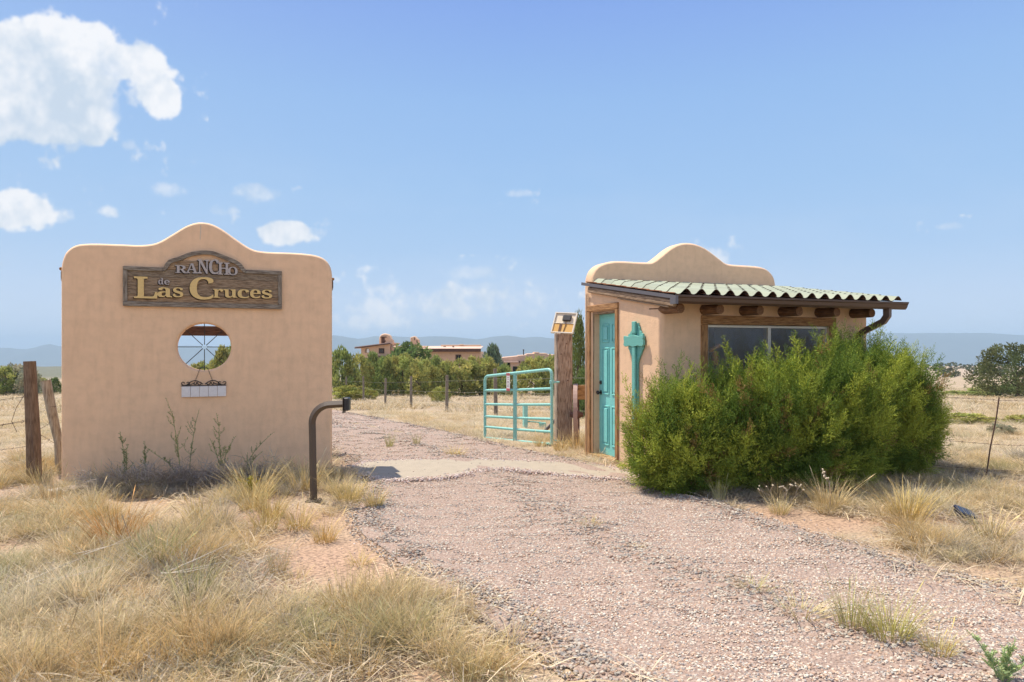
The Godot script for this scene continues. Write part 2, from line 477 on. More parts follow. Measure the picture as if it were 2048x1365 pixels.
# ------------------------------------------------------------------ plants
# a tuft of dry grass: curved tapering blades
func tuft(sd: int, count: int, high: float, spread: float, lean: float, wide: float, seg := 3, heads := 0.0) -> ArrayMesh:
	R.seed = sd
	var b := B.new()
	b.tint = true
	for i in count:
		var az := rr(0, TAU)
		var r := spread * sqrt(R.randf())
		var p := Vector3(cos(az) * r, -0.01, sin(az) * r)
		az += rr(-0.9, 0.9)
		var h := high * rr(0.45, 1.0)
		var l := lean * rr(0.2, 1.3)
		var curl := rr(0.2, 1.0) * lean
		var dirv := Vector3(cos(az), 0, sin(az))
		var side := Vector3(-sin(az), 0, cos(az)).rotated(Vector3.UP, rr(-0.8, 0.8))
		var w := wide * rr(0.6, 1.3)
		var k := rr(0.50, 1.28)
		var base := Color(k * rr(0.9, 1.02), k, k * rr(0.82, 1.1))
		b.col = base
		var prev := p
		var pw := w
		for s in seg:
			var t := float(s + 1) / seg
			var q := p + dirv * h * (l * t + curl * t * t * 0.8) + Vector3.UP * h * (t - 0.32 * curl * t * t) + vjit(0.008 * h)
			var qw := w * (1.0 - t * 0.92)
			if s == seg - 1 and R.randf() < heads:
				qw = w * 1.6
				var tip := q + (q - prev) * 0.55
				b.tri(q - side * qw, q + side * qw, tip)
			b.quad(prev - side * pw, prev + side * pw, q + side * qw, q - side * qw)
			prev = q; pw = qw
	return b.mesh()

# a mat of short broken straw lying on the soil
func litter(sd: int, count: int, spread: float) -> ArrayMesh:
	R.seed = sd
	var b := B.new()
	b.tint = true
	for i in count:
		var p := Vector3(rr(-spread, spread), rr(0.002, 0.03), rr(-spread, spread))
		var az := rr(0, TAU)
		var l := rr(0.05, 0.2)
		var dv := Vector3(cos(az), rr(-0.1, 0.35), sin(az)) * l
		var sd2 := Vector3(-sin(az), rr(-0.6, 0.6), cos(az)) * rr(0.0010, 0.0024)
		var k := rr(0.7, 1.15)
		b.col = Color(k, k * rr(0.92, 1.0), k * rr(0.8, 1.05))
		var q := p + dv * 0.5 + Vector3.UP * 0.01
		b.quad(p - sd2, p + sd2, q + sd2, q - sd2)
		b.tri(q - sd2, q + sd2, p + dv)
	return b.mesh()

# one upright spray of juniper, about one unit long along y
func sprig(sd: int, twigs: int) -> ArrayMesh:
	R.seed = sd
	var b := B.new()
	b.tint = true
	var bend := Vector3(rr(-0.25, 0.25), 0, rr(-0.25, 0.25))
	for i in twigs:
		var t := (i + rr(0.0, 1.0)) / twigs
		var at := Vector3(0, t * 0.85, 0) + bend * t * t
		var az := i * 2.4 + rr(-0.5, 0.5)
		var dirv := Vector3(cos(az) * rr(0.5, 1.0), rr(0.55, 1.3), sin(az) * rr(0.5, 1.0)).normalized()
		if i == twigs - 1:
			dirv = Vector3(bend.x, 1.0, bend.z).normalized(); at = Vector3(bend.x, 0.75, bend.z) * 0.95
		var ln := (0.40 - 0.22 * t) * rr(0.7, 1.25)
		var sdv := dirv.cross(Vector3(rr(-1, 1), rr(-1, 1), rr(-1, 1))).normalized()
		var sd2 := dirv.cross(sdv)
		for j in 5:
			var u := (j + rr(0, 0.8)) / 5.0
			var o := at + dirv * ln * u
			var w := sdv if j % 2 == 0 else sd2
			var tip := o + (dirv * 0.75 + w * rr(-0.9, 0.9) + sd2 * rr(-0.5, 0.5)).normalized() * ln * rr(0.35, 0.55)
			var wd := (sd2 if j % 2 == 0 else sdv) * ln * rr(0.05, 0.085)
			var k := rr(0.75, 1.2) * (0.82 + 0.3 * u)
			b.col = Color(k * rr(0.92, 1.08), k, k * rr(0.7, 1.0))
			var mid := o.lerp(tip, 0.45)
			b.tri(o, mid + wd, tip)
			b.tri(o, tip, mid - wd)
	return b.mesh()

# crown of a juniper or pinyon: leaf clumps on lobes spread through an uneven volume
func crown(sd: int, shape: String, lobes: int, leaves: int, size: float, green: Color) -> ArrayMesh:
	R.seed = sd
	var b := B.new()
	b.tint = true
	for i in lobes:
		var t := (i + R.randf()) / lobes           # height in the crown
		var rad := 0.5
		if shape == "cone":
			rad = 0.48 * pow(1.0 - t, 0.75) + 0.05
		elif shape == "round":
			rad = 0.5 * sqrt(maxf(0.05, 1.0 - pow(2.0 * t - 0.85, 2.0) * 0.8))
		else:
			rad = 0.46 * (0.55 + 0.6 * sin(PI * minf(1.0, t * 0.9 + 0.15)))
		var az := i * 2.399 + rr(-0.6, 0.6)
		var rc := rad * (0.35 + 0.65 * sqrt(R.randf()))
		var c := Vector3(cos(az) * rc, 0.04 + t * 0.92, sin(az) * rc)
		var lr := rr(0.09, 0.17) * (1.15 - 0.45 * t)
		var tone := rr(0.72, 1.22)
		var warm := rr(0.9, 1.15)
		for j in leaves:
			var o := Vector3(R.randfn(0, 1), R.randfn(0, 1), R.randfn(0, 1)).normalized() * lr * pow(R.randf(), 0.45)
			o.y *= 1.25
			var p := c + o
			p.y = maxf(p.y, 0.015)
			var up := (o.normalized() * 0.7 + Vector3(0, 0.75, 0) + vjit(0.5)).normalized()
			var sdv := up.cross(vjit(1.0)).normalized()
			var l := size * rr(0.7, 1.5)
			var k := tone * rr(0.72, 1.25)
			b.col = Color(green.r * k * warm, green.g * k, green.b * k)
			var w := sdv * l * 0.34
			b.tri(p - w, p + w, p + up * l)
			if j % 2 == 0:
				var w2 := sdv.cross(up) * l * 0.3
				b.tri(p - w2 + up * l * 0.2, p + w2 + up * l * 0.2, p + up * l * 1.1 + sdv * l * 0.3)
	return b.mesh()

func tree_thing(called: String, label: String, category: String, at: Vector3, w: float, h: float, mesh: ArrayMesh, group: String, turn := 0.0, lift := 0.06) -> Node3D:
	var t := thing(called, label, category, at, turn, group)
	var b := B.new()
	var y := h * lift
	b.tube([Vector3(0, -0.15, 0), Vector3(0.03 * w, h * 0.3, 0.02), Vector3(-0.02 * w, h * 0.62, -0.02)], [0.035 * h + 0.02, 0.028 * h, 0.01 * h], 7)
	for k in 4:
		var a: float = k * 1.7 + turn
		b.tube([Vector3(0, h * (0.1 + 0.07 * k), 0), Vector3(cos(a) * w * 0.17, h * (0.24 + 0.08 * k), sin(a) * w * 0.17), Vector3(cos(a) * w * 0.33, h * (0.42 + 0.1 * k), sin(a) * w * 0.33)], [0.016 * h, 0.011 * h, 0.005 * h], 5)
	obj("trunk", b, M.bark, t)
	var c := obj("crown", mesh, M.needle, t)
	c.position.y = y
	c.scale = Vector3(w, h - y, w * 0.9)
	return t

# upright leafy weed with side shoots
func weed(called: String, label: String, at: Vector3, stems: Array, leaf: float, green: Color, group := "", sd := 5) -> Node3D:
	# stems: [[lean x, lean z, height, shoots], ...]
	R.seed = sd
	var t := thing(called, label, "weed", at, 0, group)
	for s in stems:
		var b := B.new()
		b.tint = true
		var pts := []
		var hgt: float = s[2]
		for k in 6:
			var u := k / 5.0
			pts.append(Vector3(s[0] * u * u + rr(-0.008, 0.008), hgt * u - 0.02, s[1] * u + rr(-0.006, 0.006)))
		b.col = green * 1.15
		b.tube(pts, [0.005, 0.0045, 0.004, 0.0032, 0.0025, 0.0015], 5)
		var lines := [pts]
		for k in int(s[3]):
			var u := rr(0.25, 0.85)
			var p0: Vector3 = (pts[int(u * 5)] as Vector3).lerp(pts[mini(5, int(u * 5) + 1)], u * 5 - int(u * 5))
			var az := rr(0, TAU)
			var ln := hgt * rr(0.14, 0.34) * (1.2 - u)
			var p2 := p0 + Vector3(cos(az) * 0.6, rr(0.6, 1.0), sin(az) * 0.6) * ln
			var sp := [p0, p0.lerp(p2, 0.5) + Vector3(cos(az), -0.3, sin(az)) * ln * 0.12, p2]
			b.col = green * 1.1
			b.tube(sp, [0.003, 0.0022, 0.001], 4)
			lines.append(sp)
		for l in lines:
			for k in l.size() - 1:
				var nl := 9 if l.size() > 3 else 7
				for j in nl:
					var u2 := (j + R.randf()) / nl
					var p: Vector3 = (l[k] as Vector3).lerp(l[k + 1], u2)
					if p.y < 0.06: continue
					var az2 := rr(0, TAU)
					var dv := Vector3(cos(az2), rr(0.4, 1.3), sin(az2)).normalized() * leaf * rr(0.6, 1.3)
					var wv := dv.cross(vjit(1.0)).normalized() * leaf * 0.16
					var kk := rr(0.75, 1.25)
					b.col = Color(green.r * kk * rr(0.9, 1.2), green.g * kk, green.b * kk)
					b.tri(p, p + dv * 0.5 + wv, p + dv)
					b.tri(p, p + dv, p + dv * 0.5 - wv)
		obj("stem", b, M.leaf, t)
	return t

# dead branching flower stalk with small round seed heads
func stalk(b: B, hd: B, p: Vector3, dv: Vector3, ln: float, r: float, depth: int) -> void:
	var mid := p + dv * ln * 0.5 + vjit(ln * 0.04)
	var q := p + dv * ln
	b.tube([p, mid, q], [r, r * 0.85, r * 0.7], 5)
	if depth == 0:
		hd.x = Transform3D(Basis(), q)
		hd.lathe([Vector2(0.0001, -0.006), Vector2(0.0065, -0.003), Vector2(0.0075, 0.002), Vector2(0.005, 0.007), Vector2(0.0001, 0.008)], 7)
		return
	for k in 2 + R.randi() % 2:
		var nd := (dv + Vector3(rr(-0.85, 0.85), rr(-0.1, 0.4), rr(-0.5, 0.5))).normalized()
		stalk(b, hd, q, nd, ln * rr(0.38, 0.7), r * 0.66, depth - 1)

# ------------------------------------------------------------------ booth and wall
const BY := 0.356
const BO := Vector3(1.735, 0, -7.956)
const WY := 0.385
const WO := Vector3(-5.016, 0, -7.583)

func curve_outline(p: Array, k := 5) -> PackedVector2Array:
	var o := PackedVector2Array()
	for q in smooth_line(p, k): o.append(q)
	return o

func sign_wall() -> void:
	var t := thing("sign_wall", "tall peach stucco wall with curved top and round window beside the gravel drive", "wall", WO, WY)
	var top := [Vector2(0.0, 2.40), Vector2(0.012, 2.49), Vector2(0.05, 2.595), Vector2(0.138, 2.672), Vector2(0.282, 2.70), Vector2(0.55, 2.708), Vector2(0.79, 2.713), Vector2(0.95, 2.75), Vector2(1.10, 2.85), Vector2(1.25, 2.96), Vector2(1.36, 3.01), Vector2(1.45, 3.02), Vector2(1.54, 3.005), Vector2(1.66, 2.945), Vector2(1.83, 2.825), Vector2(1.98, 2.735), Vector2(2.14, 2.708), Vector2(2.50, 2.712), Vector2(2.74, 2.695), Vector2(2.865, 2.64), Vector2(2.925, 2.55), Vector2(2.944, 2.45)]
	var line := curve_outline(top, 4)
	# the slab is cut along the middle of the round window, so that each half is a simple outline
	var hc := Vector2(1.452, 1.534); var hr := Vector2(0.298, 0.283)
	var up := PackedVector2Array(); var lo := PackedVector2Array()
	var hole := []
	for k in 49:
		var a := PI * k / 48.0
		hole.append(Vector2(cos(a) * hr.x, sin(a) * hr.y))
	var b := B.new()
	var th := 0.30; var r := 0.035
	# faces
	var bev := PackedVector2Array()
	var m := line.size()
	var nrm := []
	for i in m:
		var e := (line[mini(i + 1, m - 1)] - line[maxi(i - 1, 0)]).normalized()
		nrm.append(Vector2(-e.y, e.x))
	nrm[0] = Vector2(-1, 0); nrm[m - 1] = Vector2(1, 0)
	for i in m: bev.append(line[i] - nrm[i] * r)
	for half in 2:
		var f := PackedVector2Array()
		if half == 0:
			f.append(Vector2(r, hc.y))
			f.append_array(bev)
			f.append(Vector2(2.944 - r, hc.y))
			for k in 49: f.append(hc + hole[k] * 1.09)
		else:
			f.append(Vector2(2.944 - r, hc.y)); f.append(Vector2(2.944 - r, -0.2)); f.append(Vector2(r, -0.2)); f.append(Vector2(r, hc.y))
			for k in range(48, -1, -1): f.append(hc + Vector2(hole[k].x, -hole[k].y) * 1.09)
		var tr := Geometry2D.triangulate_polygon(f)
		for i in range(0, tr.size(), 3):
			for s in [[0.0, 1.0], [-th, -1.0]]:
				b.face([Vector3(f[tr[i]].x, f[tr[i]].y, s[0]), Vector3(f[tr[i + 1]].x, f[tr[i + 1]].y, s[0]), Vector3(f[tr[i + 2]].x, f[tr[i + 2]].y, s[0])], Vector3(0, 0, s[1]))
	# rounded edge round the outside
	var full := PackedVector2Array([Vector2(0, -0.2)]); full.append_array(line); full.append(Vector2(2.944, -0.2))
	var fn := [Vector2(-1, 0)]; fn.append_array(nrm); fn.append(Vector2(1, 0))
	var prof := [[1.0, 0.0, 0.0], [0.29, -0.29, 0.0], [0.0, -1.0, 0.0], [0.0, 1.0, -th], [0.29, 0.29, -th], [1.0, 0.0, -th]]
	for i in full.size() - 1:
		for k in 5:
			var q := []
			var w := []
			for c in [[i, k], [i, k + 1], [i + 1, k + 1], [i + 1, k]]:
				var pf = prof[c[1]]
				var n2: Vector2 = fn[c[0]]
				var p2: Vector2 = full[c[0]] - n2 * r * pf[0]
				q.append(Vector3(p2.x, p2.y, pf[2] + r * pf[1]))
				w.append(Vector3(n2.x * (1 - pf[0]) + 1e-4, n2.y * (1 - pf[0]), pf[0] if c[1] < 3 else -pf[0]).normalized())
			b.t3(q[0], q[2], q[1], w[0], w[2], w[1])
			b.t3(q[0], q[3], q[2], w[0], w[3], w[2])
	# soft plaster lip and reveal of the round window
	var ring := [[1.09, 0.0, 0.0, 1.0], [1.03, -0.012, 0.6, 0.8], [1.0, -0.05, 1.0, 0.0], [1.0, -th + 0.05, 1.0, 0.0], [1.03, -th + 0.012, 0.6, -0.8], [1.09, -th, 0.0, -1.0]]
	for i in 96:
		for k in 5:
			var q := []
			var w := []
			for c in [[i, k], [i, k + 1], [i + 1, k + 1], [i + 1, k]]:
				var a: float = TAU * c[0] / 96.0
				var rg = ring[c[1]]
				q.append(Vector3(hc.x + cos(a) * hr.x * rg[0], hc.y + sin(a) * hr.y * rg[0], rg[1]))
				w.append(Vector3(-cos(a) * rg[2], -sin(a) * rg[2], rg[3]).normalized())
			b.t3(q[0], q[2], q[1], w[0], w[2], w[1])
			b.t3(q[0], q[3], q[2], w[0], w[3], w[2])
	obj("wall", b, M.stucco, t)
	# a pale drip mark at the crest
	var c := B.new()
	c.box(Vector3(0.012, 0.11, 0.002), Vector3(1.415, 2.925, 0.0015))
	c.box(Vector3(0.009, 0.06, 0.002), Vector3(1.411, 2.84, 0.0015))
	obj("stain", c, plain(lin(0.62, 0.50, 0.38), 0.95), t)
	# eave behind the wall, whose ends stick out at both sides
	c = B.new()
	c.prism(PackedVector2Array([Vector2(-0.30, 2.30), Vector2(-0.30, 2.47), Vector2(-0.62, 2.42), Vector2(-0.62, 2.22)]), 0, 1)
	var e := B.new()
	e.x = Transform3D(Basis.from_euler(Vector3.ZERO), Vector3.ZERO)
	for s in [[-0.105, 1.5], [3.02, 1.5]]:
		pass
	e.box(Vector3(3.06, 0.10, 0.36), Vector3(1.465, 2.36, -0.485), 0.01)
	var eave := obj("eave", e, M.wood_dark_x, t)
	e = B.new()
	for s in [-1.0, 1.0]:
		var x0: float = 1.465 + s * 1.53
		e.face([Vector3(x0, 2.31, -0.302), Vector3(x0, 2.31, -0.66), Vector3(x0 - s * 0.06, 2.17, -0.66), Vector3(x0 - s * 0.06, 2.17, -0.302)], Vector3(s, -0.3, 0))
		e.face([Vector3(x0, 2.31, -0.302), Vector3(x0 - s * 0.06, 2.17, -0.302), Vector3(x0 - s * 0.13, 2.17, -0.302), Vector3(x0 - s * 0.13, 2.31, -0.302)], Vector3(0, 0, 1))
		e.face([Vector3(x0, 2.31, -0.66), Vector3(x0 - s * 0.06, 2.17, -0.66), Vector3(x0 - s * 0.13, 2.17, -0.66), Vector3(x0 - s * 0.13, 2.31, -0.66)], Vector3(0, 0, -1))
		e.face([Vector3(x0 - s * 0.06, 2.17, -0.302), Vector3(x0 - s * 0.06, 2.17, -0.66), Vector3(x0 - s * 0.13, 2.17, -0.66), Vector3(x0 - s * 0.13, 2.17, -0.302)], Vector3(0, -1, 0))
	obj("corbel", e, M.wood_grey_x, eave)
	e = B.new()
	e.box(Vector3(3.08, 0.035, 0.44), Vector3(1.465, 2.43, -0.50), 0.008)
	obj("roof_board", e, M.wood_brown_x, eave)
	# beam on two posts a little way behind
	for s in [[0.20, 0], [2.70, 0]]:
		e = B.new()
		e.box(Vector3(0.14, 1.9, 0.14), Vector3(s[0], 0.745, -1.6), 0.012)
		obj("post", e, M.wood_dark_y, t)
	e = B.new()
	e.box(Vector3(2.8, 0.135, 0.14), Vector3(1.45, 1.765, -1.6), 0.012)
	obj("beam", e, M.wood_dark_x, t)
	# iron spokes in the round window
	for k in 8:
		var a := TAU * k / 8.0
		e = B.new()
		var dv := Vector3(cos(a), sin(a), 0)
		var out := 1.0 / sqrt(pow(cos(a) / hr.x, 2) + pow(sin(a) / hr.y, 2))
		e.tube([Vector3(hc.x, hc.y, -0.13) + dv * 0.034, Vector3(hc.x, hc.y, -0.13) + dv * (out + 0.02)], 0.0045, 6)
		e.x = Transform3D(Basis(), Vector3(hc.x, hc.y, -0.13) + dv * 0.034)
		e.lathe([Vector2(0.0001, -0.008), Vector2(0.008, 0), Vector2(0.0001, 0.008)], 8)
		obj("spoke", e, M.dark_metal, t)

	# the name board
	var g := thing("ranch_sign", "weathered grey board sign with arched top reading Rancho de Las Cruces", "sign", WO + Vector3(cos(WY) * 1.47 + sin(WY) * 0.005, 2.0, -sin(WY) * 1.47 + cos(WY) * 0.005), WY)
	var arch := [Vector2(-0.449, 0.457), Vector2(-0.425, 0.505), Vector2(-0.384, 0.553), Vector2(-0.295, 0.587), Vector2(-0.18, 0.643), Vector2(-0.05, 0.674), Vector2(0.08, 0.674), Vector2(0.215, 0.628), Vector2(0.325, 0.585), Vector2(0.392, 0.540), Vector2(0.44, 0.470)]
	var oa := curve_outline(arch, 4)
	# backing boards
	var inner := PackedVector2Array([Vector2(-0.83, 0.03), Vector2(0.83, 0.03), Vector2(0.83, 0.44), Vector2(0.46, 0.44)])
	for k in range(oa.size() - 1, -1, -1): inner.append(oa[k] * Vector2(0.97, 0.975))
	inner.append(Vector2(-0.83, 0.43))
	var ys := [0.0, 0.135, 0.245, 0.345, 0.435, 0.545, 0.70]
	for k in 6:
		var strip := PackedVector2Array([Vector2(-0.9, ys[k] + 0.0015), Vector2(0.9, ys[k] + 0.0015), Vector2(0.9, ys[k + 1] - 0.0015), Vector2(-0.9, ys[k + 1] - 0.0015)])
		for pc in Geometry2D.intersect_polygons(inner, strip):
			var pb := B.new()
			pb.prism(pc, 0.0, 0.020 + 0.0015 * (k % 3), 0.0015)
			obj("plank", pb, [M.wood_board_b, M.wood_board_a, M.wood_board_a, M.wood_board_c, M.wood_board_b, M.wood_board_b][k], g)
	# frame
	var fw := 0.045
	for fr in [[Vector3(-0.861, 0.0, 0), Vector3(0.861, fw + 0.008, 0.04), "wood_grey_x"], [Vector3(-0.861, fw + 0.010, 0), Vector3(-0.861 + fw, 0.455 - fw - 0.002, 0.038), "wood_grey_y"], [Vector3(0.861 - fw, fw + 0.010, 0), Vector3(0.861, 0.47 - fw - 0.002, 0.038), "wood_grey_y"], [Vector3(-0.861, 0.455 - fw, 0), Vector3(-0.452, 0.455, 0.04), "wood_grey_x"], [Vector3(0.442, 0.47 - fw, 0), Vector3(0.861, 0.47, 0.04), "wood_grey_x"]]:
		var fb := B.new()
		fb.span(fr[0], fr[1], 0.004)
		obj("frame", fb, M[fr[2]], g)
	var af := PackedVector2Array()
	af.append_array(oa)
	var inn := []
	for i in oa.size():
		var ev := (oa[mini(i + 1, oa.size() - 1)] - oa[maxi(i - 1, 0)]).normalized()
		inn.append(oa[i] + Vector2(ev.y, -ev.x) * 0.046)
	inn[0] = Vector2(-0.45, 0.409); inn[inn.size() - 1] = Vector2(0.44, 0.424)
	for i in range(inn.size() - 1, -1, -1): af.append(inn[i])
	var ab := B.new()
	ab.prism(af, 0.0, 0.042, 0.003)
	obj("frame", ab, M.wood_grey_x, g)
	# rusty line where the frame meets the boards
	var font := SystemFont.new()
	font.font_names = PackedStringArray(["Droid Serif"])
	font.font_weight = 700
	var sm := 0.0009
	var put := func(ch: String, x0: float, x1: float, z0: float, z1: float, mt: Material, outline: bool) -> void:
		var tm := TextMesh.new()
		tm.text = ch; tm.font = font; tm.font_size = 64; tm.pixel_size = 0.01; tm.depth = 0.02; tm.curve_step = 0.6
		var bb := tm.get_aabb()
		var px := func(v: float) -> float: return -0.862 + (v - 62.0) * sm
		var py := func(v: float, h: float) -> float: return 0.4535 - ((v - 228.0) - (h - 62.0) * 0.0272) * 0.000955
		var xa: float = px.call(x0); var xb: float = px.call(x1)
		var yb: float = py.call(z1, (x0 + x1) / 2); var yt: float = py.call(z0, (x0 + x1) / 2)
		var sc := Vector3((xb - xa) / bb.size.x, (yt - yb) / bb.size.y, 1.0)
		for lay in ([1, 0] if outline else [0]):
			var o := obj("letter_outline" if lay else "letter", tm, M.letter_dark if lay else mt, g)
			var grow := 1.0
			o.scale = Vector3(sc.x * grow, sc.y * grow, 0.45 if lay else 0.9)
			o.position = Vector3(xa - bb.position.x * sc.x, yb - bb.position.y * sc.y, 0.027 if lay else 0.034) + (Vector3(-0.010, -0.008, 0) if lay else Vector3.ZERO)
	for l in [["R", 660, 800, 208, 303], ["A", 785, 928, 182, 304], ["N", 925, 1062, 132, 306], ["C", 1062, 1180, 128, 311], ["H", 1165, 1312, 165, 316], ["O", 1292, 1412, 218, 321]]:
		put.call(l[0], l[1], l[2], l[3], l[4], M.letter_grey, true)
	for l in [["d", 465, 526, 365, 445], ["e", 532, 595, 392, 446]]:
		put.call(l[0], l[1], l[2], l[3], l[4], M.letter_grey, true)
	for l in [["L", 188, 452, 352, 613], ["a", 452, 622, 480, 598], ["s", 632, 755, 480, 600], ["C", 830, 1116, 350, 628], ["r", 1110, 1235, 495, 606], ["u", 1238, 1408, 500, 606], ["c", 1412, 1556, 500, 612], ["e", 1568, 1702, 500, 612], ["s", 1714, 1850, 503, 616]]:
		put.call(l[0], l[1], l[2], l[3], l[4], M.gold, true)

	# house number on its scrolled hanger
	var hn := thing("address_sign", "white number plate hanging from a black scrolled iron bracket under the round window", "sign", WO + Vector3(cos(WY) * 1.452 + sin(WY) * 0.02, 0.94, -sin(WY) * 1.452 + cos(WY) * 0.02), WY)
	var ib := B.new()
	for s in [-1.0, 1.0]:
		var pts := []
		for k in 13: # long wave of the top rail
			var u := k / 12.0
			pts.append(Vector3(s * (0.012 + u * 0.185), 0.152 + 0.056 * sin(u * PI * 0.95) - 0.028 * u, 0))
		ib.tube(pts, 0.005, 6)
		for sp in [[0.045, 0.166, 0.026, 0.4, -1.0], [0.098, 0.165, 0.020, 2.6, 1.0], [0.168, 0.158, 0.020, 0.5, 1.0], [0.228, 0.158, 0.022, 3.0, -1.0]]:
			var q := []
			for k in 15:
				var u := k / 14.0
				var a: float = sp[3] + u * 5.2 * sp[4]
				var rad: float = sp[2] * (1.0 - 0.72 * u)
				q.append(Vector3(s * (sp[0] + cos(a) * rad), sp[1] + sin(a) * rad * 1.2, 0.002))
			ib.tube(q, 0.0048, 6)
		ib.tube([Vector3(s * 0.10, 0.168, 0), Vector3(s * 0.15, 0.145, 0), Vector3(s * 0.235, 0.138, 0)], 0.0042, 6)
	ib.span(Vector3(-0.245, 0.130, -0.004), Vector3(0.245, 0.138, 0.004))
	obj("bracket", ib, M.dark_metal, hn)
	for s in [-1.0, 1.0]:
		var ch := B.new()
		for k in 11:
			var u := (k + 0.5) / 11.0
			var p := Vector3(s * 0.095, 0.185, 0.0).lerp(Vector3(s * 0.045, 0.33, -0.005), u)
			var q := []
			for j in 9:
				var a := TAU * j / 8.0
				var w := Vector3(cos(a) * 0.0045, sin(a) * 0.0085, 0)
				if k % 2 == 1: w = Vector3(0, w.y, w.x)
				q.append(p + w)
			ch.tube(q, 0.0016, 5, false, false)
		obj("chain", ch, M.dark_metal, hn)
	var hk := B.new()
	hk.tube([Vector3(-0.05, 0.33, -0.005), Vector3(-0.03, 0.345, -0.03), Vector3(0.03, 0.345, -0.03), Vector3(0.05, 0.33, -0.005)], 0.005, 6)
	hk.tube([Vector3(0, 0.345, -0.03), Vector3(0, 0.38, -0.13)], 0.005, 6)
	obj("hook", hk, M.dark_metal, hn)
	var tilem := textured(lin(0.72, 0.70, 0.69), M.mottled, Vector3(3, 3, 3), 0.4)
	for k in 5:
		var tb := B.new()
		tb.box(Vector3(0.095, 0.125, 0.012), Vector3(-0.194 + k * 0.0975, 0.064, 0.0), 0.003)
		obj("tile", tb, tilem, hn)

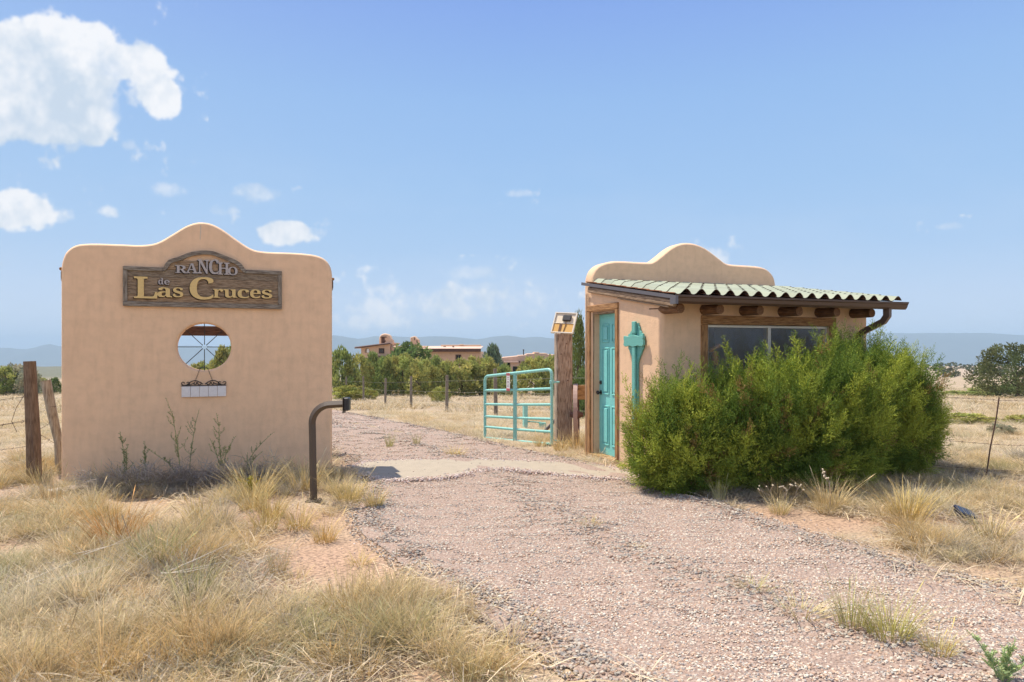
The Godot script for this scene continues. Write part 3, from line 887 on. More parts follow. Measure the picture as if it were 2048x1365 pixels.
func gatehouse() -> void:
	var W := 3.17; var D := 2.0
	var t := thing("gatehouse", "small tan stucco gatehouse with curved parapet and green tile roof behind the bushes", "gatehouse", BO, BY)
	var th := 0.2
	var ry := func(z: float) -> float: return 2.115 + (0.35 - z) * 0.153       # top of the roof deck
	var b := B.new()
	# side wall with the doorway, in its own plane (x' = distance back from the corner)
	var bo := 1.064; var bi := 1.785
	var side := PackedVector2Array([Vector2(0.06, -0.2), Vector2(bo, -0.2), Vector2(bo, 2.03), Vector2(bi, 2.03), Vector2(bi, -0.2), Vector2(1.76, -0.2)])
	side = PackedVector2Array([Vector2(0.06, -0.2), Vector2(bo, -0.2), Vector2(bo, 2.03), Vector2(bi, 2.03), Vector2(bi, -0.2), Vector2(D - 0.06, -0.2), Vector2(D - 0.06, ry.call(-D + 0.06) - 0.05), Vector2(0.06, ry.call(-0.06) - 0.05)])
	b.x = Transform3D(Basis(Vector3(0, 0, -1), Vector3.UP, Vector3(1, 0, 0)), Vector3.ZERO)
	# in this frame z' runs into the booth
	b.prism(side, 0.0, th)
	b.x = Transform3D.IDENTITY
	# front wall round the window
	var wx0 := 0.655; var wx1 := 2.53; var wy0 := 0.95; var wy1 := 1.805; var ft: float = ry.call(0.0) - 0.05
	b.span(Vector3(0.06, -0.2, -th), Vector3(wx0, ft, 0))
	b.span(Vector3(wx1, -0.2, -th), Vector3(W, ft, 0))
	b.span(Vector3(wx0, -0.2, -th), Vector3(wx1, wy0, 0))
	b.span(Vector3(wx0, wy1, -th), Vector3(wx1, ft, 0))
	# softened corner
	for k in 6:
		var a0 := PI / 2 + PI / 2 * k / 6.0; var a1 := PI / 2 + PI / 2 * (k + 1) / 6.0
		var p0 := Vector3(0.06 + cos(a0) * 0.06, -0.2, -0.06 + sin(a0) * 0.06); var p1 := Vector3(0.06 + cos(a1) * 0.06, -0.2, -0.06 + sin(a1) * 0.06)
		var n0 := Vector3(cos(a0), 0, sin(a0)); var n1 := Vector3(cos(a1), 0, sin(a1))
		var u := Vector3(0, ft + 0.2, 0)
		b.t3(p0, p1 + u, p1, n0, n1, n1)
		b.t3(p0, p0 + u, p1 + u, n0, n0, n1)
	b.span(Vector3(W - th, -0.2, -D + 0.26), Vector3(W, ft + 0.05, -th))
	obj("wall", b, M.stucco_booth, t)
	# rear wall that rises to the curved parapet
	var top := [Vector2(0.0, 2.30), Vector2(0.0, 2.42), Vector2(0.012, 2.54), Vector2(0.06, 2.64), Vector2(0.16, 2.715), Vector2(0.32, 2.76), Vector2(0.50, 2.772), Vector2(0.90, 2.772), Vector2(1.02, 2.80), Vector2(1.15, 2.89), Vector2(1.30, 3.0), Vector2(1.45, 3.072), Vector2(1.60, 3.095), Vector2(1.76, 3.082), Vector2(1.92, 3.03), Vector2(2.10, 2.93), Vector2(2.26, 2.835), Vector2(2.36, 2.81), Vector2(2.50, 2.805), Vector2(2.85, 2.80), Vector2(3.03, 2.775), Vector2(3.15, 2.70), Vector2(3.215, 2.60), Vector2(3.24, 2.45), Vector2(3.24, 2.30)]
	var o := curve_outline(top, 4)
	o.append(Vector2(3.24, -0.2)); o.append(Vector2(0, -0.2))
	b = B.new()
	b.prism(o, -D, -D + 0.25, 0.045, true)
	obj("parapet", b, M.stucco_booth, t)
	b = B.new()
	b.span(Vector3(th, -0.1, -D + 0.25), Vector3(W - th, 0.03, -th))
	obj("floor", b, M.concrete, t)
	# ceiling boards keep the inside dark
	b = B.new()
	b.x = Transform3D(Basis.from_euler(Vector3(0.1522, 0, 0)), Vector3(0, ry.call(0.0), 0))
	b.span(Vector3(-0.056, -0.05, -1.76), Vector3(3.33, -0.012, 0.36))
	var roof := obj("roof", b, M.wood_dark_x, t)
	# barrel tiles
	var pitch := 0.2; var cols := 17; var rows := 8; var expo := 0.272
	var kinds := []
	for v in 3:
		R.seed = 40 + v
		var tb := B.new()
		tb.tint = true
		var pr := []
		for k in 15:
			var u := k / 14.0
			var y := 0.0
			if u < 0.40:
				y = 0.012 - 0.016 * sin(u / 0.40 * PI)
			else:
				y = 0.012 + 0.048 * sin((u - 0.40) / 0.60 * PI)
			pr.append(Vector2(u * (pitch + 0.012) - 0.004, y))
		var glaze := Color(0.33, 0.37, 0.285) * rr(0.86, 1.08)
		var clay := Color(0.42, 0.19, 0.10)
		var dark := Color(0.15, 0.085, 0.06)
		var L := 0.325; var tk := 0.008
		for k in 14:
			var a: Vector2 = pr[k]; var c: Vector2 = pr[k + 1]
			tb.col = glaze
			tb.quad(Vector3(a.x, a.y + tk, 0), Vector3(c.x, c.y + tk, 0), Vector3(c.x, c.y + tk, -L), Vector3(a.x, a.y + tk, -L))
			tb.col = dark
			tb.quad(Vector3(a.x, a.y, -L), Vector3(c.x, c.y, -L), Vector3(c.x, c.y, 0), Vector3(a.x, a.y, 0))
			tb.col = dark  # shadow line between tile rows painted into the lower lip
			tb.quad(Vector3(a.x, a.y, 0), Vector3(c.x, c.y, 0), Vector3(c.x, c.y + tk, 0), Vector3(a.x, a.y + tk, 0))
		tb.col = clay
		tb.face([Vector3(pr[0].x, pr[0].y, 0), Vector3(pr[0].x, pr[0].y + tk, 0), Vector3(pr[0].x, pr[0].y + tk, -L), Vector3(pr[0].x, pr[0].y, -L)], Vector3(-1, 0, 0))
		tb.face([Vector3(pr[14].x, pr[14].y, 0), Vector3(pr[14].x, pr[14].y + tk, 0), Vector3(pr[14].x, pr[14].y + tk, -L), Vector3(pr[14].x, pr[14].y, -L)], Vector3(1, 0, 0))
		kinds.append(tb.mesh())
	R.seed = 77
	for r in rows:
		for c in cols:
			if r == rows - 1 and false: continue
			var tile := obj("tile", kinds[R.randi() % 3], M.tile, roof)
			tile.transform = Transform3D(Basis.from_euler(Vector3(0.1522, 0, 0)) * Basis.from_euler(Vector3(-0.030 + rr(-0.006, 0.006), rr(-0.008, 0.008), rr(-0.008, 0.008))), Vector3(0, ry.call(0.0), 0) + Basis.from_euler(Vector3(0.1522, 0, 0)) * Vector3(-0.055 + c * pitch + rr(-0.002, 0.002), 0.008 + rr(0, 0.002), 0.375 - r * expo + rr(-0.004, 0.004)))
	# rake edge: grey flashing over a weathered board
	b = B.new()
	b.x = Transform3D(Basis.from_euler(Vector3(0.1522, 0, 0)), Vector3(0, ry.call(0.0), 0))
	b.span(Vector3(-0.068, -0.044, -1.97), Vector3(-0.060, -0.002, 0.37))
	obj("flashing", b, M.flashing, t)
	b = B.new()
	b.x = Transform3D(Basis.from_euler(Vector3(0.1522, 0, 0)), Vector3(0, ry.call(0.0), 0))
	b.span(Vector3(-0.052, -0.135, -1.80), Vector3(-0.003, -0.054, 0.36), 0.012)
	b.span(Vector3(-0.045, -0.155, -0.95), Vector3(-0.003, -0.137, 0.25), 0.01)
	obj("rake_board", b, M.wood_old_z, t)
	# gutter: open channel with a moulded front
	b = B.new()
	var gp := [Vector2(0.372, 2.095), Vector2(0.372, 2.015), Vector2(0.43, 2.012), Vector2(0.452, 2.035), Vector2(0.462, 2.075), Vector2(0.478, 2.085), Vector2(0.478, 2.10)]
	for i in gp.size() - 1:
		for sft in [[0.0, 1.0]]:
			var a: Vector2 = gp[i]; var c: Vector2 = gp[i + 1]
			var nv := Vector2(c.y - a.y, -(c.x - a.x)).normalized() * 0.003
			b.face([Vector3(-0.115, a.y, a.x), Vector3(3.36, a.y, a.x), Vector3(3.36, c.y, c.x), Vector3(-0.115, c.y, c.x)], Vector3(0, -nv.y, -nv.x))
	for xx in [-0.115, 3.36]:
		b.face([Vector3(xx, 2.095, 0.372), Vector3(xx, 2.015, 0.372), Vector3(xx, 2.012, 0.43), Vector3(xx, 2.035, 0.452)], Vector3(xx, 0, 0))
		b.face([Vector3(xx, 2.095, 0.372), Vector3(xx, 2.035, 0.452), Vector3(xx, 2.075, 0.462), Vector3(xx, 2.10, 0.478)], Vector3(xx, 0, 0))
	b.span(Vector3(-0.115, 2.098, 0.470), Vector3(3.36, 2.106, 0.482))
	var gut := obj("gutter", b, M.brown_metal, t)
	b = B.new()
	b.span(Vector3(-0.119, 2.005, 0.370), Vector3(-0.085, 2.10, 0.481))
	obj("end_cap", b, M.flashing, gut)
	b = B.new()
	b.tube([Vector3(3.07, 2.02, 0.41), Vector3(3.07, 1.93, 0.41), Vector3(3.06, 1.86, 0.36), Vector3(3.01, 1.76, 0.16), Vector3(3.0, 1.70, 0.05), Vector3(3.0, 1.6, 0.045), Vector3(3.0, 0.1, 0.045)], 0.038, 4, true)
	obj("downspout", b, M.brown_metal, t)
	for x in [0.06, 0.60, 1.17, 1.76, 2.35, 2.93]:
		b = B.new()
		b.tube([Vector3(x, 1.985, -0.25), Vector3(x, 1.975, 0.05), Vector3(x + 0.008, 1.968, 0.30)], [0.062, 0.062, 0.056], 12)
		obj("viga", b, M.wood_viga_z, t)
	# doorway
	var fr := B.new()
	fr.span(Vector3(-0.022, 2.035, -1.875), Vector3(0.018, 2.12, -0.985), 0.006)
	obj("door_lintel", fr, M.wood_brown_z, t)
	for z in [[-1.875, -1.785], [-1.064, -0.99]]:
		fr = B.new()
		fr.span(Vector3(-0.020, -0.03, z[0]), Vector3(0.02, 2.033, z[1]), 0.005)
		obj("door_trim", fr, M.wood_brown_y, t)
	for z in [[-1.784, -1.752], [-1.092, -1.065]]:
		fr = B.new()
		fr.span(Vector3(0.021, -0.02, z[0]), Vector3(0.19, 2.032, z[1]), 0.003)
		obj("door_jamb", fr, M.wood_old_y, t)
	fr = B.new()
	fr.span(Vector3(0.021, 1.995, -1.751), Vector3(0.19, 2.032, -1.093), 0.003)
	obj("door_jamb", fr, M.wood_old_z, t)
	fr = B.new()
	fr.span(Vector3(-0.03, -0.005, -1.784), Vector3(0.16, 0.045, -1.065), 0.006)
	obj("threshold", fr, M.wood_rail_z, t)
	fr = B.new()
	fr.span(Vector3(-0.06, -0.12, -1.84), Vector3(0.15, -0.008, -1.03), 0.01)
	obj("step", fr, M.concrete, t)
	b = B.new()
	b.span(Vector3(0.118, 0.05, -1.75), Vector3(0.158, 1.993, -1.094))
	var door := obj("door", b, M.turquoise_door, t)
	for row in [[1.60, 1.86], [0.88, 1.53], [0.18, 0.73]]:
		for cl in [[-1.66, -1.46], [-1.385, -1.185]]:
			b = B.new()
			var y0: float = row[0]; var y1: float = row[1]; var z0: float = cl[0]; var z1: float = cl[1]
			# moulding ring and raised field
			for q in [[Vector3(0.107, y0, z0), Vector3(0.117, y0 + 0.018, z1)], [Vector3(0.107, y1 - 0.018, z0), Vector3(0.117, y1, z1)], [Vector3(0.107, y0 + 0.018, z0), Vector3(0.117, y1 - 0.018, z0 + 0.018)], [Vector3(0.107, y0 + 0.018, z1 - 0.018), Vector3(0.117, y1 - 0.018, z1)]]:
				b.span(q[0], q[1], 0.004)
			b.span(Vector3(0.104, y0 + 0.04, z0 + 0.04), Vector3(0.117, y1 - 0.04, z1 - 0.04), 0.008)
			obj("panel", b, M.turquoise_door, door)
	b = B.new()
	b.x = Transform3D(Basis(Vector3(0, 0, 1), Vector3(-1, 0, 0), Vector3(0, -1, 0)), Vector3(0.118, 0.90, -1.70))
	b.lathe([Vector2(0.001, 0.0), Vector2(0.032, 0.0), Vector2(0.032, 0.008), Vector2(0.012, 0.012), Vector2(0.012, 0.035), Vector2(0.026, 0.042), Vector2(0.030, 0.056), Vector2(0.022, 0.068), Vector2(0.0001, 0.072)], 14)
	obj("knob", b, M.dark_metal, door)
	b = B.new()
	b.x = Transform3D(Basis(Vector3(0, 0, 1), Vector3(-1, 0, 0), Vector3(0, -1, 0)), Vector3(0.118, 1.04, -1.70))
	b.lathe([Vector2(0.001, 0.0), Vector2(0.028, 0.0), Vector2(0.028, 0.01), Vector2(0.02, 0.018), Vector2(0.0001, 0.02)], 14)
	obj("deadbolt", b, M.dark_metal, door)
	# window
	fr = B.new()
	fr.span(Vector3(0.555, 1.805, -0.10), Vector3(2.64, 1.912, 0.022), 0.008)
	obj("window_lintel", fr, M.wood_brown_x, t)
	for x in [[0.555, 0.653], [2.532, 2.64]]:
		fr = B.new()
		fr.span(Vector3(x[0], 0.90, -0.10), Vector3(x[1], 1.803, 0.018), 0.008)
		obj("window_jamb", fr, M.wood_brown_y, t)
	fr = B.new()
	fr.span(Vector3(0.555, 0.86, -0.10), Vector3(2.64, 0.898, 0.06), 0.008)
	obj("window_sill", fr, M.wood_brown_x, t)
	b = B.new()
	b.span(Vector3(0.657, 1.772, -0.09), Vector3(2.528, 1.801, -0.03)); b.span(Vector3(0.657, 0.902, -0.09), Vector3(2.528, 0.935, -0.03))
	b.span(Vector3(0.657, 0.935, -0.09), Vector3(0.685, 1.772, -0.03)); b.span(Vector3(2.50, 0.935, -0.09), Vector3(2.528, 1.772, -0.03))
	b.span(Vector3(1.575, 0.935, -0.085), Vector3(1.622, 1.772, -0.028))
	var win := obj("window_frame", b, M.aluminium, t)
	for x in [[0.686, 1.574, -0.055], [1.623, 2.499, -0.06]]:
		b = B.new()
		b.face([Vector3(x[0], 0.936, x[2]), Vector3(x[1], 0.936, x[2]), Vector3(x[1], 1.771, x[2]), Vector3(x[0], 1.771, x[2])], Vector3(0, 0, 1))
		obj("pane", b, M.glass, win)
	# orange carved ornament behind the glass
	var at := func(x: float, y: float, z: float) -> Vector3: return BO + Vector3(cos(BY) * x + sin(BY) * z, y, -sin(BY) * x + cos(BY) * z)
	var orn := thing("ornament", "small orange carved ornament hanging inside the gatehouse window", "ornament", at.call(0.86, 1.30, -0.14), BY)
	b = B.new()
	b.lathe([Vector2(0.001, 0.0), Vector2(0.04, 0.01), Vector2(0.048, 0.06), Vector2(0.042, 0.13), Vector2(0.028, 0.18), Vector2(0.001, 0.19)], 14)
	obj("body", b, M.orange, orn)
	b = B.new()
	b.x = Transform3D(Basis.from_euler(Vector3(0, 0, 0.5)), Vector3(-0.01, 0.22, 0))
	b.span(Vector3(-0.10, -0.018, -0.045), Vector3(0.09, 0.018, 0.045), 0.012)
	obj("roof", b, M.orange, orn)
	b = B.new()
	b.tube([Vector3(0, 0.18, 0), Vector3(0, 0.47, 0)], 0.003, 5)
	obj("cord", b, M.wire, orn)
	# carved cross on the side wall
	var cr := thing("wall_cross", "turquoise painted wooden cross with stepped arms hung beside the turquoise door", "cross", at.call(-0.002, 0.55, -0.522), BY)
	cr.rotation.y = BY - PI / 2
	b = B.new()
	var c1 := PackedVector2Array()
	var half := [Vector2(0.055, 0.0), Vector2(0.05, 0.78), Vector2(0.075, 0.83), Vector2(0.10, 0.87), Vector2(0.125, 0.90), Vector2(0.15, 0.94), Vector2(0.178, 0.965), Vector2(0.178, 1.145), Vector2(0.14, 1.15), Vector2(0.125, 1.175), Vector2(0.10, 1.185), Vector2(0.09, 1.225), Vector2(0.07, 1.24), Vector2(0.062, 1.28)]
	for p in half: c1.append(p)
	for k in range(half.size() - 1, -1, -1): c1.append(Vector2(-half[k].x, half[k].y))
	b.prism(c1, 0.004, 0.026, 0.004)
	obj("backing", b, M.turquoise_wood, cr)
	b = B.new()
	b.span(Vector3(-0.038, 0.001, 0.027), Vector3(0.038, 0.985, 0.058), 0.006)
	b.span(Vector3(-0.042, 1.155, 0.027), Vector3(0.042, 1.30, 0.058), 0.006)
	b.span(Vector3(-0.075, 1.138, 0.027), Vector3(0.03, 1.19, 0.05), 0.008)
	obj("upright", b, M.turquoise_wood, cr)
	b = B.new()
	var arm := PackedVector2Array([Vector2(-0.237, 1.01), Vector2(-0.20, 0.99), Vector2(-0.10, 1.0), Vector2(0, 0.985), Vector2(0.10, 1.0), Vector2(0.20, 0.99), Vector2(0.237, 1.01), Vector2(0.235, 1.06), Vector2(0.22, 1.075), Vector2(0.235, 1.10), Vector2(0.225, 1.125), Vector2(0.12, 1.115), Vector2(0.0, 1.135), Vector2(-0.12, 1.115), Vector2(-0.225, 1.125), Vector2(-0.237, 1.09), Vector2(-0.222, 1.06)])
	b.prism(arm, 0.030, 0.062, 0.004)
	obj("arm", b, M.turquoise_wood, cr)

# ------------------------------------------------------------------ other things
func gate_things() -> void:
	# swung-open tube gate
	var A := Vector3(0.635, 0, -10.87); var C := Vector3(-0.487, 0, -12.3)
	var t := thing("farm_gate", "turquoise tube farm gate standing open beside the gravel drive", "gate", A)
	var rel := C - A
	var hr := [1.19, 0.88, 0.626, 0.395, 0.19, -0.005]
	var hl := [1.02, 0.766, 0.518, 0.30, 0.112, -0.085]
	var pt := func(u: float, k: int) -> Vector3: return rel * u + Vector3(0, lerpf(hr[k], hl[k], u), 0)
	var b := B.new()
	var pts := []
	for k in 7:
		var a := PI / 2 * k / 6.0
		pts.append((pt.call(0.05 - 0.05 * sin(a), 0) as Vector3) + Vector3(0, -0.09 * (1 - cos(a)), 0))
	pts.reverse()
	for k in 7:
		var a := PI / 2 * k / 6.0
		pts.append((pt.call(0.95 + 0.05 * sin(a), 0) as Vector3) + Vector3(0, -0.09 * (1 - cos(a)), 0))
	var all := [pt.call(0.0, 5)]
	all.append_array(pts)
	all.append(pt.call(1.0, 5))
	b.tube(all, 0.026, 10)
	obj("frame", b, M.turquoise, t)
	for k in range(1, 6):
		b = B.new()
		var r := 0.023
		b.tube([pt.call(0.005, k), pt.call(0.54, k) + Vector3(0, -0.006, 0), pt.call(0.995, k)], r, 10)
		obj("rail", b, M.turquoise, t)
	b = B.new()
	var nv := -rel.normalized().cross(Vector3.UP)
	b.tube([(pt.call(0.52, 5) as Vector3), (pt.call(0.52, 0) as Vector3)], 0.03, 4, true, true, nv + rel.normalized())
	obj("brace", b, M.turquoise, t)
	# warning plate wired to the middle brace
	var s := thing("warning_sign", "small red and white notice plate wired on the turquoise gate", "sign", A + (pt.call(0.60, 1) as Vector3) + Vector3(0.0, -0.02, 0.0) + nv * 0.035, atan2(nv.x, nv.z) - 0.12)
	b = B.new(); b.box(Vector3(0.115, 0.31, 0.004), Vector3(0, 0.155, 0), 0.0015)
	obj("plate", b, M.white, s)
	for q in [[0.265, 0.31], [0.0, 0.045]]:
		b = B.new(); b.box(Vector3(0.113, q[1] - q[0] - 0.002, 0.002), Vector3(0, (q[0] + q[1]) / 2, 0.003))
		obj("band", b, M.red, s)
	b = B.new()
	for y in [0.235, 0.205, 0.165, 0.15, 0.12, 0.095, 0.075]:
		b.box(Vector3(0.05 + 0.03 * fposmod(y * 37.0, 1.0), 0.008, 0.001), Vector3(0, y, 0.0027))
	for y in [0.288, 0.022]:
		for x in [-0.03, 0.0, 0.03]:
			b.box(Vector3(0.02, 0.018, 0.001), Vector3(x, y, 0.0047))
	obj("lettering", b, plain(lin(0.25, 0.18, 0.2), 0.7), s)
	# hinge strap and chain between gate and post
	b = B.new()
	b.tube([Vector3(0.0, 0.985, 0), Vector3(0.06, 0.985, 0.02), Vector3(0.12, 0.985, 0.01)], 0.014, 8)
	b.x = Transform3D(Basis(), Vector3(0, 0.955, 0)); b.lathe([Vector2(0.034, 0), Vector2(0.038, 0.005), Vector2(0.038, 0.055), Vector2(0.034, 0.06)], 12)
	b.x = Transform3D.IDENTITY
	b.tube([Vector3(0.0, 0.06, 0), Vector3(0.12, 0.05, 0.01)], 0.014, 8)
	obj("hinge", b, M.turquoise, t)
	# railway-tie post
	var P := Vector3(0.845, H(0.845, -11.24), -11.24)
	var p := thing("gate_post", "thick weathered timber gate post carrying the solar panel", "post", P, 0.12)
	b = B.new(); b.box(Vector3(0.262, 2.1, 0.24), Vector3(0, 0.745, 0), 0.018)
	obj("timber", b, M.wood_tie_y, p)
	b = B.new()
	for q in [Vector3(-0.06, 1.45, 0.12), Vector3(0.05, 1.02, 0.12), Vector3(0.03, 1.62, 0.12)]:
		b.x = Transform3D(Basis.from_euler(Vector3(PI / 2, 0, 0)), q); b.lathe([Vector2(0.001, 0.012), Vector2(0.011, 0.011), Vector2(0.011, -0.004)], 8)
	obj("bolt", b, M.rust, p)
	# solar panel seen from behind
	var sp := thing("solar_charger", "tilted cream backed solar panel with black junction box on top of the gate post", "solar panel", P + Vector3(0.015, 1.81, 0.02), 0.10)
	b = B.new()
	var tl := Basis.from_euler(Vector3(0.55, 0, -0.27))
	tl = Basis(Vector3(0.9, -0.06, 0.477).normalized(), Vector3(0.28, 0.86, -0.42).normalized(), Vector3(0.9, -0.06, 0.477).cross(Vector3(0.28, 0.86, -0.42)).normalized()).orthonormalized()
	b.x = Transform3D(tl, Vector3(0, 0.15, 0))
	b.box(Vector3(0.34, 0.36, 0.012), Vector3(0, 0, -0.006), 0.002)
	obj("sheet", b, M.cream, sp)
	b = B.new(); b.x = Transform3D(tl, Vector3(0, 0.15, 0))
	b.box(Vector3(0.345, 0.16, 0.004), Vector3(0.003, -0.098, 0.003))
	obj("reflection_half", b, M.amber, sp)  # golden reflection on the lower half, painted as an amber sheet
	b = B.new(); b.x = Transform3D(tl, Vector3(0, 0.15, 0))
	for q in [[Vector3(0.38, 0.022, 0.035), Vector3(0, 0.19, 0)], [Vector3(0.38, 0.022, 0.035), Vector3(0, -0.19, 0)], [Vector3(0.022, 0.36, 0.035), Vector3(0.18, 0, 0)], [Vector3(0.022, 0.36, 0.035), Vector3(-0.18, 0, 0)]]:
		b.box(q[0], q[1], 0.003)
	b.box(Vector3(0.34, 0.012, 0.012), Vector3(0, -0.01, 0.007), 0.002)
	obj("frame", b, M.aluminium, sp)
	b = B.new(); b.x = Transform3D(tl, Vector3(0, 0.15, 0))
	b.box(Vector3(0.15, 0.115, 0.035), Vector3(0.035, 0.085, 0.018), 0.018)
	obj("junction_box", b, M.black, sp)
	b = B.new(); b.x = Transform3D(tl, Vector3(0, 0.15, 0))
	b.tube([Vector3(0.03, 0.03, 0.02), Vector3(0.035, -0.05, 0.012), Vector3(0.02, -0.18, 0.01)], 0.005, 6)
	b.box(Vector3(0.04, 0.15, 0.006), Vector3(-0.05, -0.10, 0.008))
	obj("cable", b, M.rust, sp)
	# wagon wheel leaning on the post
	var wt := thing("wagon_wheel", "rusty brown wagon wheel leaning almost edge-on against the timber gate post", "wheel", Vector3(1.04, H(1.04, -11.02) - 0.02, -11.02), 0.0)
	var wb := Basis.from_euler(Vector3(0, PI / 2 - 0.13, 0)) * Basis.from_euler(Vector3(-0.02, 0, 0))
	var wx := Transform3D(wb, Vector3(0, 0.50, 0))
	var rim := []
	b = B.new(); b.x = wx
	for k in 40:
		var a0 := TAU * k / 40; var a1 := TAU * (k + 1) / 40
		for q in [[0.43, 0.49, 0.03]]:
			var u0 := Vector3(cos(a0), sin(a0), 0); var u1 := Vector3(cos(a1), sin(a1), 0)
			var z := Vector3(0, 0, q[2])
			b.face([u0 * q[1] - z, u1 * q[1] - z, u1 * q[1] + z, u0 * q[1] + z], u0)
			b.face([u0 * q[0] - z, u1 * q[0] - z, u1 * q[0] + z, u0 * q[0] + z], -u0)
			b.face([u0 * q[0] + z, u1 * q[0] + z, u1 * q[1] + z, u0 * q[1] + z], Vector3(0, 0, 1))
			b.face([u0 * q[0] - z, u1 * q[0] - z, u1 * q[1] - z, u0 * q[1] - z], Vector3(0, 0, -1))
	obj("rim", b, M.rust, wt)
	b = B.new(); b.x = wx
	for k in 40:
		var a0 := TAU * k / 40; var a1 := TAU * (k + 1) / 40
		var u0 := Vector3(cos(a0), sin(a0), 0); var u1 := Vector3(cos(a1), sin(a1), 0)
		var z := Vector3(0, 0, 0.034)
		b.face([u0 * 0.499 - z, u1 * 0.499 - z, u1 * 0.499 + z, u0 * 0.499 + z], u0)
		b.face([u0 * 0.491 + z, u1 * 0.491 + z, u1 * 0.499 + z, u0 * 0.499 + z], Vector3(0, 0, 1))
		b.face([u0 * 0.491 - z, u1 * 0.491 - z, u1 * 0.499 - z, u0 * 0.499 - z], Vector3(0, 0, -1))
	obj("tyre", b, M.rust_pale, wt)
	for k in 10:
		b = B.new(); b.x = wx
		var a := TAU * (k + 0.3) / 10
		b.tube([Vector3(cos(a), sin(a), 0) * 0.05, Vector3(cos(a), sin(a), 0) * 0.44], [0.02, 0.013], 7)
		obj("spoke", b, M.rust_pale, wt)
	b = B.new(); b.x = wx * Transform3D(Basis.from_euler(Vector3(PI / 2, 0, 0)), Vector3.ZERO)
	b.lathe([Vector2(0.001, -0.11), Vector2(0.035, -0.11), Vector2(0.045, -0.07), Vector2(0.07, -0.03), Vector2(0.07, 0.03), Vector2(0.045, 0.07), Vector2(0.035, 0.11), Vector2(0.001, 0.11)], 14)
	obj("hub", b, M.rust, wt)
	# board rail from the post to the gatehouse
	var rl := thing("wooden_rail", "single brown board rail between the gate post and the gatehouse", "rail", Vector3(1.0, 0, -11.25))
	b = B.new(); b.x = Transform3D(Basis.from_euler(Vector3(0, 0.05, 0)), Vector3(0.45, 0.80, 0.0)); b.box(Vector3(0.95, 0.24, 0.04), Vector3.ZERO, 0.006)
	obj("board", b, M.wood_rail_x, rl)
	b = B.new(); b.box(Vector3(0.10, 1.2, 0.10), Vector3(0.86, 0.5, -0.075), 0.01)
	obj("post", b, M.wood_old_y, rl)
	# odd pieces seen through the gate
	var st := thing("short_post", "short turquoise metal post standing in the dry grass seen through the gate", "post", Vector3(0.29, H(0.29, -15.0), -15.0))
	b = B.new(); b.tube([Vector3(0, -0.2, 0), Vector3(0, 0.50, 0)], 0.045, 4, true)
	obj("post", b, M.turquoise, st)
	b = B.new(); b.tube([Vector3(0.05, 0.14, 0), Vector3(0.35, 0.12, 0.05)], 0.012, 6); b.box(Vector3(0.16, 0.12, 0.08), Vector3(0.38, 0.06, 0.05), 0.01)
	obj("latch", b, M.turquoise_wood, st)
	b = B.new()
	b.tube([Vector3(0.62, H(0.62, -13.2) + 0.02, -13.2), Vector3(0.93, 0.32, -12.7)], 0.03, 8)
	var rd := obj("metal_pipe", b, M.flashing)
	tag(rd, "grey metal pipe leaning behind the turquoise gate near the timber post", "pipe")

func barbed(a: Vector3, b2: Vector3, sag: float, r: float, barbs := 0.12) -> B:
	var b := B.new()
	var pts := []
	var n := 14
	for k in n + 1:
		var u := float(k) / n
		pts.append(a.lerp(b2, u) + Vector3(0, -sag * 4 * u * (1 - u), 0) + vjit(r * 1.5))
	b.tube(pts, r, 5, false, false)
	if barbs > 0.0:
		var ln := a.distance_to(b2)
		for k in int(ln / barbs):
			var u := (k + 0.5) * barbs / ln
			var p := a.lerp(b2, u) + Vector3(0, -sag * 4 * u * (1 - u), 0)
			for s in 2:
				var dv := vjit(1.0).normalized() * 0.018
				b.tube([p - dv, p + dv], r * 0.7, 4, false, false)
	return b

